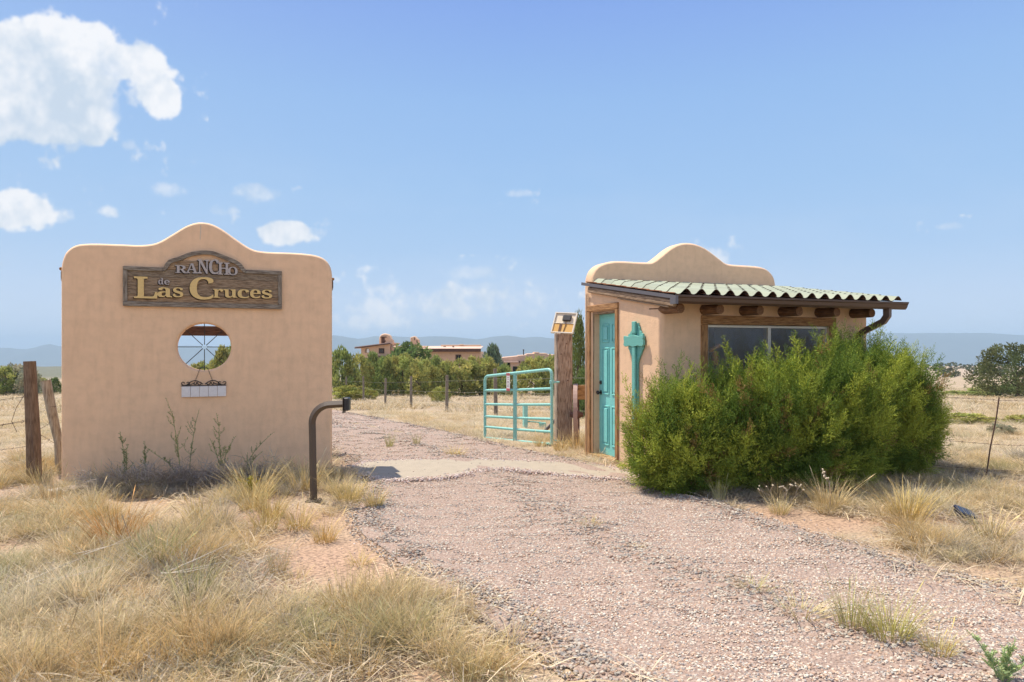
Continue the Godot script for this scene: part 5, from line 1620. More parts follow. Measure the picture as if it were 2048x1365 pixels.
	for s in segs:
		var j: int = s[0]
		for k in s[1]:
			var u := R.randf() * 1.06 - 0.03
			if u < 0.0 or u > 1.0:
				if R.randf() < 0.5: continue
			var p: Vector2 = (l[j] as Vector2).lerp(l[j + 1], R.randf()).lerp((r[j] as Vector2).lerp(r[j + 1], R.randf()), u)
			var onpad := Geometry2D.is_point_in_polygon(p, sh)
			if onpad and R.randf() > 0.012: continue
			var wander := 0.5 + 0.03 * bump_noise.get_noise_2d(p.x * 1.5, p.y * 1.5)
			var ridge := exp(-pow((u - wander) / 0.085, 2.0)) + exp(-pow((minf(u, 1.0 - u) - 0.04) / 0.07, 2.0))
			var sz := (0.0058 + 0.0046 * R.randf() * R.randf() + 0.0065 * ridge * R.randf()) * rr(0.75, 1.25)
			if s[2] > 9.0: sz *= 1.35
			if s[2] > 14.0: sz *= 1.6
			var y := (0.034 if onpad else H(p.x, p.y) + road_lift(clampf(u, 0, 1))) + sz * rr(-0.25, 0.35)
			var kd := R.randi() % 5
			pl[kd].append(Transform3D(Basis.from_euler(Vector3(rr(-0.5, 0.5), rr(0, TAU), rr(-0.5, 0.5))).scaled(Vector3(1, rr(0.7, 1.0), 1) * sz), Vector3(p.x, y, p.y)))
			var cc: Color = cols[R.randi() % cols.size()] * Color(0.97, 1.0, 0.92)
			cc = cc.lerp(Color(0.55, 0.45, 0.37), -0.22)
			pc[kd].append(cc * rr(0.76, 1.07) * (1.04 - 0.36 * minf(ridge, 1.0) * (0.6 + 0.4 * R.randf())))
	for i in sh.size():
		for k in 26:
			var p: Vector2 = sh[i].lerp(sh[(i + 1) % sh.size()], R.randf()) + Vector2(R.randfn(0, 0.06), R.randfn(0, 0.06))
			var sz := rr(0.007, 0.014)
			var kd := R.randi() % 5
			pl[kd].append(Transform3D(Basis.from_euler(Vector3(rr(-0.5, 0.5), rr(0, TAU), rr(-0.5, 0.5))).scaled(Vector3.ONE * sz), Vector3(p.x, 0.022 + rr(0.0, 0.018), p.y)))
			pc[kd].append((cols[R.randi() % cols.size()] as Color) * rr(0.9, 1.2))
	# strays beside the road and in the bare red soil
	for k in 5200:
		var p := Vector2(rr(-4.5, 6.0), rr(-9.0, -2.2))
		var near := 9.0
		for q in l: near = minf(near, p.distance_to(q))
		for q in r: near = minf(near, p.distance_to(q))
		if Geometry2D.is_point_in_polygon(p, road_poly) or R.randf() > exp(-near * 2.6) + 0.04: continue
		var sz := rr(0.004, 0.011)
		var kd := R.randi() % 5
		pl[kd].append(Transform3D(Basis.from_euler(Vector3(rr(-0.5, 0.5), rr(0, TAU), rr(-0.5, 0.5))).scaled(Vector3.ONE * sz), Vector3(p.x, H(p.x, p.y) + sz * 0.3, p.y)))
		pc[kd].append((cols[R.randi() % cols.size()] as Color) * rr(0.8, 1.1))
	var gr := stuff("gravel", "loose pink and grey gravel stones covering the driveway", "gravel")
	for k in 5: multi("stones", kinds[k], M.stone, pl[k], pc[k], gr)

func in_building(x: float, z: float) -> bool:
	var q := Vector3(x, 0, z) - BO
	var lx := q.x * cos(BY) - q.z * sin(BY); var lz := q.x * sin(BY) + q.z * cos(BY)
	if lx > -0.06 and lx < 3.3 and lz < 0.02 and lz > -2.02: return true
	q = Vector3(x, 0, z) - WO
	lx = q.x * cos(WY) - q.z * sin(WY); lz = q.x * sin(WY) + q.z * cos(WY)
	return lx > -0.02 and lx < 2.96 and lz < 0.02 and lz > -0.32

const STRAW := Color(0.73, 0.555, 0.31)
const GOLD := Color(0.66, 0.44, 0.19)
const PALE := Color(0.80, 0.69, 0.50)
const SAGE := Color(0.37, 0.38, 0.20)
const GREY := Color(0.52, 0.46, 0.38)

func grass() -> void:
	var near := []
	for k in 5: near.append(tuft(200 + k, 58, 0.27, 0.055, 0.65, 0.0021, 4, 0.04))
	for k in 2: near.append(tuft(220 + k, 44, 0.22, 0.08, 1.5, 0.0021, 4, 0.03))
	var lit := [litter(240, 60, 0.16), litter(241, 60, 0.16)]
	var mid := []
	for k in 3: mid.append(tuft(260 + k, 34, 0.26, 0.12, 0.9, 0.0035, 3))
	var far := []
	for k in 3: far.append(tuft(280 + k, 26, 0.30, 0.28, 0.8, 0.010, 2))
	R.seed = 3000
	var P := []; var C := []
	for k in 7: P.append([]); C.append([])
	var LP := [[], []]; var LC := [[], []]
	var tries := 0
	var zone := func(x: float, z: float) -> Color:
		var n := patch_noise.get_noise_2d(x * 2.2 + 9.0, z * 2.2)
		var m := patch_noise.get_noise_2d(x * 4.0 - 30.0, z * 4.0 + 7.0)
		var c := STRAW.lerp(PALE, clampf(0.4 + n * 1.3, 0, 1))
		if m > 0.18: c = c.lerp(GOLD, clampf((m - 0.18) * 3.0, 0, 0.8))
		if m < -0.30: c = c.lerp(SAGE, clampf((-m - 0.30) * 3.0, 0, 0.65))
		return c
	# near ground, both sides of the drive
	var spots := []
	for k in 6400:
		var x := rr(-9.6, 9.6); var z := -rr(2.1, 9.5)
		if absf(x) > -z * 0.9 + 2.6: continue
		var dens := 0.40 + patch_noise.get_noise_2d(x * 3.0, z * 3.0) * 1.1
		if x < 1.2:
			dens += smoothstep(-5.4, -3.7, z) * 0.30
			dens -= 1.5 * exp(-(pow((x + 1.30) / 0.52, 2.0) + pow((z + 4.9) / 0.70, 2.0)))          # bare red soil
			dens -= 0.9 * exp(-(pow((x + 3.1) / 1.7, 2.0) + pow((z + 6.5) / 0.30, 2.0)))             # bare strip before the wall
			dens -= 0.35 * smoothstep(-7.2, -8.4, z)
		else:
			dens -= 0.5 * exp(-(pow((x - 2.9) / 0.5, 2.0) + pow((z + 5.9) / 0.5, 2.0)))
			dens -= 0.1 * smoothstep(-7.0, -8.5, z)
		if R.randf() > dens: continue
		var c: Color = zone.call(x, z)
		if R.randf() < 0.12: c = GREY
		if R.randf() < 0.06: c = c.lerp(SAGE, 0.6)
		if R.randf() < 0.12: c = c.lerp(GOLD, 0.7)
		spots.append([x, z, c, rr(0.03, 0.12), rr(0.55, 1.25), 2 + R.randi() % 7])
	for sp in spots:
		for q in sp[5]:
			var x: float = sp[0] + R.randfn(0, sp[3]); var z: float = sp[1] + R.randfn(0, sp[3])
			if z > -2.1: continue
			var p2 := Vector2(x, z)
			if in_building(x, z) or Geometry2D.is_point_in_polygon(p2, road_poly): continue
			var edge := 9.0
			for i in range(0, road_poly.size(), 3): edge = minf(edge, p2.distance_to(road_poly[i]))
			if R.randf() > 0.25 + 0.75 * smoothstep(0.02, 0.5, edge): continue
			var c: Color = sp[2]
			var kd := R.randi() % 7
			var s: float = sp[4] * rr(0.75, 1.15)
			if z > -2.9: s *= 0.7
			if x > 1.2: s *= 0.85
			if edge < 0.3: s *= 0.65
			P[kd].append(Transform3D(Basis.from_euler(Vector3(rr(-0.15, 0.15), rr(0, TAU), rr(-0.15, 0.15))).scaled(Vector3(s, s * rr(0.7, 1.1), s)), Vector3(x, H(x, z) - 0.005, z)))
			C[kd].append(c * rr(0.82, 1.12))
			if R.randf() < 0.5:
				var lk := R.randi() % 2
				LP[lk].append(Transform3D(Basis.from_euler(Vector3(0, rr(0, TAU), 0)).scaled(Vector3.ONE * rr(0.8, 1.4)), Vector3(x + rr(-0.25, 0.25), H(x, z), z + rr(-0.25, 0.25))))
				LC[lk].append((PALE if R.randf() < 0.6 else GREY) * rr(0.7, 1.05))
	# grey dead brush heaped against the wall
	for k in 105:
		var x := R.randfn(-3.55, 0.46); var z := -7.42 - (x + 3.55) * 0.38 + R.randfn(0, 0.13)
		if in_building(x, z): continue
		var lk := R.randi() % 2
		LP[lk].append(Transform3D(Basis.from_euler(Vector3(rr(-0.5, 0.5), rr(0, TAU), rr(-0.5, 0.5))).scaled(Vector3(0.9, 1.6, 0.9)), Vector3(x, H(x, z) + rr(0.0, 0.12), z)))
		LC[lk].append(Color(0.46, 0.41, 0.36) * rr(0.6, 1.2))
	var gr := stuff("dry_grass", "dry straw grass covering the verges beside the drive", "grass")
	for k in 7: multi("blades", near[k], M.straw, P[k], C[k], gr)
	gr = stuff("straw_litter", "broken straw lying on the soil between the grass", "straw")
	for k in 2: multi("stalks", lit[k], M.straw, LP[k], LC[k], gr)
	# the field beyond
	P = [[], [], []]; C = [[], [], []]
	for k in 20000:
		var z := -rr(7.5, 24.0)
		var x := rr(-1.0, 1.0) * (-z * 0.88 + 3.0)
		if in_building(x, z) or Geometry2D.is_point_in_polygon(Vector2(x, z), road_poly): continue
		var dens := 0.55 + patch_noise.get_noise_2d(x * 1.5, z * 1.5) * 0.9
		if z > -9.5 and absf(x) < 9.0: dens *= 0.5
		if R.randf() > dens: continue
		var c: Color = (zone.call(x, z) as Color).lerp(GREY, rr(0.1, 0.6))
		var kd := R.randi() % 3
		var s := rr(0.4, 0.95)
		P[kd].append(Transform3D(Basis.from_euler(Vector3(rr(-0.1, 0.1), rr(0, TAU), rr(-0.1, 0.1))).scaled(Vector3(s * 1.2, s * rr(0.6, 1.0), s * 1.2)), Vector3(x, H(x, z) - 0.01, z)))
		C[kd].append(c * rr(0.85, 1.12))
	gr = stuff("field_grass", "short dry grass across the field behind the gate", "grass")
	for k in 3: multi("blades", mid[k], M.straw, P[k], C[k], gr)
	P = [[], [], []]; C = [[], [], []]
	for k in 17000:
		var z := -22.0 - 50.0 * pow(R.randf(), 0.75)
		var x := rr(-1.0, 1.0) * (-z * 0.88 + 5.0)
		if Geometry2D.is_point_in_polygon(Vector2(x, z), road_poly): continue
		if R.randf() > 0.45 + patch_noise.get_noise_2d(x * 0.7, z * 0.7) * 0.9: continue
		var kd := R.randi() % 3
		var s := rr(0.5, 1.3)
		P[kd].append(Transform3D(Basis.from_euler(Vector3(0, rr(0, TAU), 0)).scaled(Vector3(s * 1.5, s, s * 1.5)), Vector3(x, H(x, z) - 0.02, z)))
		C[kd].append((STRAW.lerp(PALE, R.randf()) if R.randf() < 0.8 else GOLD).lerp(GREY, rr(0.1, 0.6)) * rr(0.7, 1.05))
	gr = stuff("far_grass", "distant dry grass in front of the junipers", "grass")
	for k in 3: multi("blades", far[k], M.straw, P[k], C[k], gr)

func clumps() -> void:
	# bunchgrass that stands out on its own
	var kinds := [tuft(300, 260, 0.42, 0.12, 0.55, 0.0026, 5, 0.06), tuft(301, 170, 0.30, 0.085, 0.5, 0.0024, 4, 0.06), tuft(302, 110, 0.30, 0.06, 0.30, 0.0019, 4, 0.15), tuft(303, 80, 0.13, 0.05, 0.8, 0.0021, 3, 0.0)]
	var mats := {}
	var list := [
		[-3.04, -5.25, 0, 1.05, Color(0.50, 0.275, 0.10), "large orange bunchgrass clump in the dry grass in front of the sign wall"],
		[-2.45, -4.75, 1, 1.2, Color(0.30, 0.30, 0.13), "greenish bunchgrass clump just right of the large orange clump"],
		[-2.06, -5.69, 1, 1.0, Color(0.46, 0.36, 0.15), "yellow green bunchgrass below the right half of the sign wall"],
		[-2.75, -6.02, 1, 1.05, Color(0.52, 0.40, 0.17), "golden bunchgrass clump behind the large orange clump near the wall"],
		[-1.48, -5.39, 1, 0.9, Color(0.54, 0.38, 0.16), "golden bunchgrass at the edge of the red bare soil below the keypad stand"],
		[-1.62, -6.75, 0, 0.88, Color(0.54, 0.42, 0.19), "tall straw bunchgrass right of the keypad stand at the drive edge"],
		[-1.30, -6.42, 1, 0.9, Color(0.55, 0.42, 0.18), "small straw clump spilling onto the gravel right of the keypad stand"],
		[-1.55, -4.52, 2, 0.85, Color(0.47, 0.36, 0.18), "thin upright tuft standing alone in the red bare soil"],
		[-1.40, -4.42, 3, 1.1, Color(0.50, 0.37, 0.19), "low tuft right beside the thin upright tuft on red soil"],
		[-1.06, -4.76, 3, 1.1, Color(0.52, 0.38, 0.13), "small yellow tuft at the boundary of red soil and gravel"],
		[0.65, -5.69, 3, 1.0, Color(0.42, 0.33, 0.13), "small olive tuft growing in the middle ridge of the gravel"],
		[0.93, -5.06, 3, 0.6, Color(0.50, 0.40, 0.18), "tiny tuft in the middle of the gravel nearest the centre"],
		[1.49, -4.18, 3, 1.15, Color(0.42, 0.37, 0.17), "low green tuft first on the weedy gravel ridge"],
		[1.62, -3.80, 3, 1.5, Color(0.48, 0.40, 0.20), "spreading straw tuft second on the weedy gravel ridge"],
		[1.92, -3.48, 0, 0.72, Color(0.40, 0.36, 0.13), "tall wispy green grass clump on the gravel ridge at the right"],
		[2.05, -3.28, 1, 0.62, Color(0.47, 0.38, 0.15), "dry clump at the lower end of the weedy gravel ridge"],
		[-1.92, -10.72, 2, 0.95, Color(0.45, 0.42, 0.20), "wide pale tuft in the drive beyond the concrete strip"],
		[-1.50, -10.72, 2, 0.8, Color(0.47, 0.42, 0.21), "narrow pale tuft right of the wide one beyond the concrete strip"],
		[-0.80, -9.55, 3, 1.9, Color(0.50, 0.38, 0.16), "golden tuft just beyond the middle of the concrete strip"],
		[0.74, -10.3, 1, 1.15, Color(0.55, 0.42, 0.20), "dry clump at the foot of the gate hinge"],
		[1.02, -10.5, 1, 1.3, Color(0.54, 0.41, 0.20), "dry clump in front of the wagon wheel"],
		[0.45, -10.9, 1, 0.9, Color(0.55, 0.43, 0.21), "dry clump under the bottom rail of the turquoise gate"],
		[1.12, -9.9, 2, 1.2, Color(0.52, 0.39, 0.19), "thin dry clump left of the gatehouse door frame"],
		[1.18, -9.35, 1, 0.62, Color(0.54, 0.42, 0.22), "small clump against the door threshold"],
		[3.0, -6.45, 0, 0.95, Color(0.57, 0.44, 0.24), "big straw clump under the bushes right of the dried flower stalk"],
		[3.45, -5.95, 0, 1.0, Color(0.53, 0.39, 0.16), "big golden clump between the bushes and the fallen solar light"],
		[3.75, -5.35, 1, 1.2, Color(0.52, 0.41, 0.21), "dry clump in front of the fallen solar light"],
		[4.15, -5.0, 0, 0.95, Color(0.45, 0.37, 0.14), "large olive gold clump at the right edge of the photo"],
		[2.45, -6.25, 1, 0.85, Color(0.52, 0.42, 0.22), "pale clump beside the gravel under the left bush"],
		[2.05, -6.75, 2, 0.9, Color(0.42, 0.38, 0.20), "wispy green grey clump at the foot of the left bush"],
		[-2.42, -6.35, 0, 0.85, Color(0.54, 0.42, 0.20), "straw clump left of the keypad stand and below the wall"],
		[-2.15, -6.1, 1, 1.1, Color(0.50, 0.37, 0.16), "golden clump just in front of the keypad stand's foot"],
		[-1.80, -5.75, 1, 1.05, Color(0.53, 0.40, 0.18), "straw clump on the near side of the keypad stand toward the red soil"],
		[-3.5, -5.9, 1, 1.1, Color(0.50, 0.37, 0.17), "straw clump left behind the large orange clump"],
		[-3.95, -6.4, 0, 0.75, Color(0.55, 0.42, 0.23), "pale clump before the debris at the wall's left half"],
		[-1.75, -3.75, 0, 0.8, Color(0.52, 0.42, 0.24), "pale clump near the bottom of the photo left of the red soil"],
		[-0.95, -3.85, 1, 1.1, Color(0.53, 0.40, 0.20), "golden clump at the grass edge by the gravel near the bottom"],
		[-1.95, -4.15, 1, 1.1, Color(0.34, 0.33, 0.16), "grey green clump below the red soil"],
		[1.80, -3.62, 2, 1.1, Color(0.44, 0.40, 0.17), "fine green straw clump beside the tall wispy one on the gravel ridge"],
		[-5.2, -7.5, 1, 1.15, Color(0.50, 0.40, 0.22), "dry clump between the thick fence post and the sign wall"],
		[-5.55, -7.35, 1, 1.1, Color(0.55, 0.43, 0.24), "straw clump at the foot of the thick fence post"],
		[-4.55, -6.75, 2, 1.35, Color(0.54, 0.40, 0.22), "tall seeding grass clump before the left end of the sign wall"],
		[-2.62, -6.95, 0, 1.25, Color(0.56, 0.44, 0.23), "bushy straw clump against the middle right of the sign wall"],
		[-2.2, -7.25, 0, 1.15, Color(0.56, 0.44, 0.24), "bushy straw clump left behind the keypad stand"],
	]
	for c in list:
		var key: Color = c[4]
		if not mats.has(key):
			var m := vcol(0.8, 0.4)
			m.albedo_color = (key * 1.35).linear_to_srgb()
			mats[key] = m
		var t := obj("grass_clump", kinds[c[2]], mats[key])
		t.position = Vector3(c[0], H(c[0], c[1]) + (road_lift(0.5) * 0.6 if Geometry2D.is_point_in_polygon(Vector2(c[0], c[1]), road_poly) else 0.0) - 0.01, c[1])
		t.rotation.y = c[0] * 7.0
		t.scale = Vector3(c[3], c[3], c[3])
		tag(t, c[5], "grass clump", "clumps of bunchgrass")

func bushes() -> void:
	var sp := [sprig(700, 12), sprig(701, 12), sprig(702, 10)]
	var build := func(called: String, label: String, lobes: Array, count: int, sd: int, foot: Vector3) -> void:
		R.seed = sd
		var t := thing(called, label, "bush", foot, 0, "juniper bushes in front of the gatehouse window")
		var st := B.new()
		for L in lobes:
			var c: Vector3 = L[0] - foot; var r: Vector3 = L[1]
			for k in 7:
				var a := rr(0, TAU)
				var q := c + Vector3(cos(a) * r.x * 0.55, r.y * rr(-0.1, 0.6), sin(a) * r.z * 0.55)
				var g := Vector3(c.x * 0.8, 0.0, c.z * 0.8) + Vector3(rr(-0.12, 0.12), 0, rr(-0.12, 0.12))
				st.tube([g, g.lerp(q, 0.5) + Vector3(0, 0.08, 0), q], [0.022, 0.014, 0.006], 6)
		obj("branches", st, M.bark, t)
		var pl := [[], [], []]; var pc := [[], [], []]
		var tot := 0.0
		for L in lobes: tot += L[1].x * L[1].y
		for L in lobes:
			var c: Vector3 = L[0]; var r: Vector3 = L[1]
			var n := int(count * r.x * r.y / tot)
			for k in n:
				var dv := Vector3(R.randfn(0, 1), R.randfn(0, 1), R.randfn(0, 1)).normalized()
				var shell := R.randf() < 0.72
				var rad := rr(0.76, 1.0) if shell else rr(0.35, 0.78)
				var lump := 1.02 + 0.15 * patch_noise.get_noise_3d(dv.x * 30 + c.x * 9, dv.y * 30, dv.z * 30 + 5)
				var p := c + dv * r * rad * lump
				p.y -= 0.13
				if p.y < 0.05: p.y = rr(0.03, 0.15)
				if in_building(p.x, p.z): continue
				var deep := false
				for L2 in lobes:
					if L2 == L: continue
					var e: Vector3 = (p - L2[0]) / L2[1]
					if e.length() < 0.62: deep = true
				if deep and R.randf() < 0.85: continue
				var up := (dv * 0.62 + Vector3(0, 0.85, 0) + vjit(0.38)).normalized()
				if dv.y < -0.3: up = (Vector3(dv.x, 0.15, dv.z) + vjit(0.4)).normalized()
				var s := rr(0.13, 0.21)
				var stack := 2 + R.randi() % 3
				if dv.y > 0.30 and R.randf() < 0.16: stack += 3
				if not shell: stack = 2
				var y := patch_noise.get_noise_3d(p.x * 9, p.y * 9, p.z * 9)
				var col := Color(0.43, 0.485, 0.08).lerp(Color(0.13, 0.21, 0.04), clampf(0.5 + y * 1.6 + rr(-0.3, 0.3), 0, 1))
				if R.randf() < 0.04: col = Color(0.30, 0.20, 0.08)
				var q := p - up * s * 0.9
				for m in stack:
					var f := 1.0 - 0.55 * float(m) / maxf(stack - 1, 1.0)
					var tilt := (up + vjit(0.5) * (1.0 if m < stack - 1 else 0.2)).normalized()
					var sdv := tilt.cross(Vector3(0.3, 0.1, 0.9)).normalized().rotated(tilt, rr(0, TAU))
					var s2 := s * (0.75 + 0.5 * f)
					var o := q + vjit(0.035 * f)
					if o.y < 0.03: o.y = 0.04
					if not in_building(o.x, o.z):
						var kd := R.randi() % 3
						pl[kd].append(Transform3D(Basis(sdv * s2 * (0.65 + 0.3 * f), tilt * s2, sdv.cross(tilt) * s2 * (0.65 + 0.3 * f)), o - foot))
						pc[kd].append(col * rr(0.85, 1.15) * (0.9 + 0.2 * float(m) / stack))
					q += up * s * 0.42
		for k in 3:
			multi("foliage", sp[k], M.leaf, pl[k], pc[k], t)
	build.call("juniper_bush", "lower bright green juniper bush covering the left half of the gatehouse window", [[Vector3(1.80, 0.60, -7.32), Vector3(0.56, 0.62, 0.52)], [Vector3(2.30, 0.62, -7.42), Vector3(0.62, 0.64, 0.56)], [Vector3(2.62, 0.72, -7.45), Vector3(0.46, 0.70, 0.54)], [Vector3(3.05, 0.74, -7.52), Vector3(0.60, 0.72, 0.62)]], 4200, 71, Vector3(2.4, 0, -7.5))
	build.call("juniper_bush", "taller dense juniper bush at the right end of the gatehouse under the downspout", [[Vector3(3.58, 0.78, -7.75), Vector3(0.60, 0.78, 0.62)], [Vector3(4.20, 0.84, -8.2), Vector3(0.66, 0.82, 0.66)], [Vector3(4.68, 0.74, -8.3), Vector3(0.46, 0.74, 0.55)]], 4400, 72, Vector3(4.3, 0, -8.2))
	# leggy shoots that stick out at the right
	R.seed = 73

func weeds() -> void:
	var g := Color(0.20, 0.25, 0.10)
	var at := func(x: float, z: float) -> Vector3: return Vector3(x, H(x, z), z)
	var grp := "weeds against the sign wall"
	weed("tall_weed", "dark leafy weed with dense top at the far left of the wall weeds", at.call(-4.32, -7.62), [[-0.06, 0, 0.62, 5], [0.03, 0, 0.48, 5]], 0.028, g, grp, 11)
	weed("tall_weed", "short upright leafy weed second from the left against the wall", at.call(-4.12, -7.66), [[0.0, 0, 0.50, 5], [0.02, 0.03, 0.36, 4]], 0.026, g, grp, 12)
	weed("tall_weed", "tallest green weed against the wall with a bare spike top", at.call(-3.72, -7.66), [[-0.16, 0, 0.98, 9], [-0.36, 0.02, 0.40, 5]], 0.026, Color(0.25, 0.28, 0.10), grp, 13)
	weed("tall_weed", "straight slender weed right of the tallest one against the wall", at.call(-3.66, -7.74), [[0.10, 0, 0.84, 7]], 0.024, g, grp, 14)
	weed("tall_weed", "branching green weed with several forked shoots against the wall", at.call(-3.36, -7.88), [[-0.05, 0, 0.78, 10], [0.16, 0, 0.52, 7], [-0.12, 0.03, 0.5, 5]], 0.024, Color(0.25, 0.29, 0.10), grp, 15)
	weed("tall_weed", "weed leaning right furthest right of the wall weeds", at.call(-3.12, -7.95), [[0.34, 0.02, 0.56, 8], [0.22, 0, 0.34, 5]], 0.022, g, grp, 16)
	weed("broad_weed", "low yellow green weed among straw below the wall", at.call(-2.72, -7.05), [[0.05, 0.05, 0.24, 6], [-0.08, 0.03, 0.2, 6], [0.12, 0, 0.2, 5]], 0.035, Color(0.34, 0.32, 0.05), "", 17)
	weed("green_weed", "leafy bright green weed in the bottom right corner on the gravel", at.call(2.16, -3.02), [[-0.13, -0.02, 0.25, 12], [0.0, 0.03, 0.20, 11], [0.10, -0.03, 0.21, 11], [0.2, 0.02, 0.18, 10], [0.05, 0.08, 0.15, 9], [-0.06, 0.08, 0.14, 9]], 0.021, Color(0.36, 0.47, 0.22), "", 18)
	weed("dry_shoot", "small orange brown dead shoot lying against the wall's left part", at.call(-4.55, -7.35), [[-0.14, 0.02, 0.16, 4]], 0.024, Color(0.28, 0.13, 0.05), "", 19)
	# dried flower stalks
	R.seed = 45
	for s in [[2.93, -6.28, 0.20, "tall dried flower stalk with round pale seed heads in front of the bushes", 0.0056, 3], [2.62, -6.55, 0.10, "short dried flower stalk with many seed heads left of the tall one", 0.0045, 3]]:
		var t := thing("dried_stalk", s[3], "dried flower", at.call(s[0], s[1]), 0, "dried flower stalks")
		var b := B.new(); var hd := B.new()
		stalk(b, hd, Vector3(0, -0.02, 0), Vector3(0.03, 1, 0).normalized(), s[2], s[4], s[5])
		if s[2] < 0.15:
			stalk(b, hd, Vector3(0, -0.02, 0), Vector3(0.7, 0.75, 0).normalized(), 0.15, 0.004, 2)
			stalk(b, hd, Vector3(0, -0.02, 0), Vector3(-0.8, 0.65, 0.1).normalized(), 0.16, 0.004, 2)
		obj("stem", b, M.rock, t)
		obj("seed_heads", hd, M.cream, t)
	# fallen grey twigs in the grass at the lower left
	R.seed = 46
	for s in [[-2.9, -4.1, "long pale dead branch lying in the grass below the orange clump"], [-2.2, -4.3, "forked pale dead branch lying in the grass at lower left"], [-3.0, -4.75, "thin pale dead branch lying left of the orange clump"]]:
		var b := B.new()
		var p0: Vector3 = at.call(s[0], s[1])
		var a := rr(-0.7, 0.3)
		for k in 3:
			var q0 := Vector3(rr(-0.05, 0.05), 0.10, rr(-0.05, 0.05))
			var dv := Vector3(cos(a + k * 0.5), rr(0.05, 0.3), -sin(a + k * 0.5))
			b.tube([q0, q0 + dv * 0.18 + vjit(0.02), q0 + dv * rr(0.3, 0.42) + vjit(0.03)], [0.004, 0.003, 0.001], 5)
			b.tube([q0 + dv * 0.15, q0 + dv * 0.25 + Vector3(rr(-0.1, 0.1), 0.06, rr(-0.1, 0.1))], [0.0025, 0.001], 4)
		var o := obj("dead_branch", b, M.dead_twig)
		o.position = p0
		tag(o, s[2], "branch", "fallen grey branches")

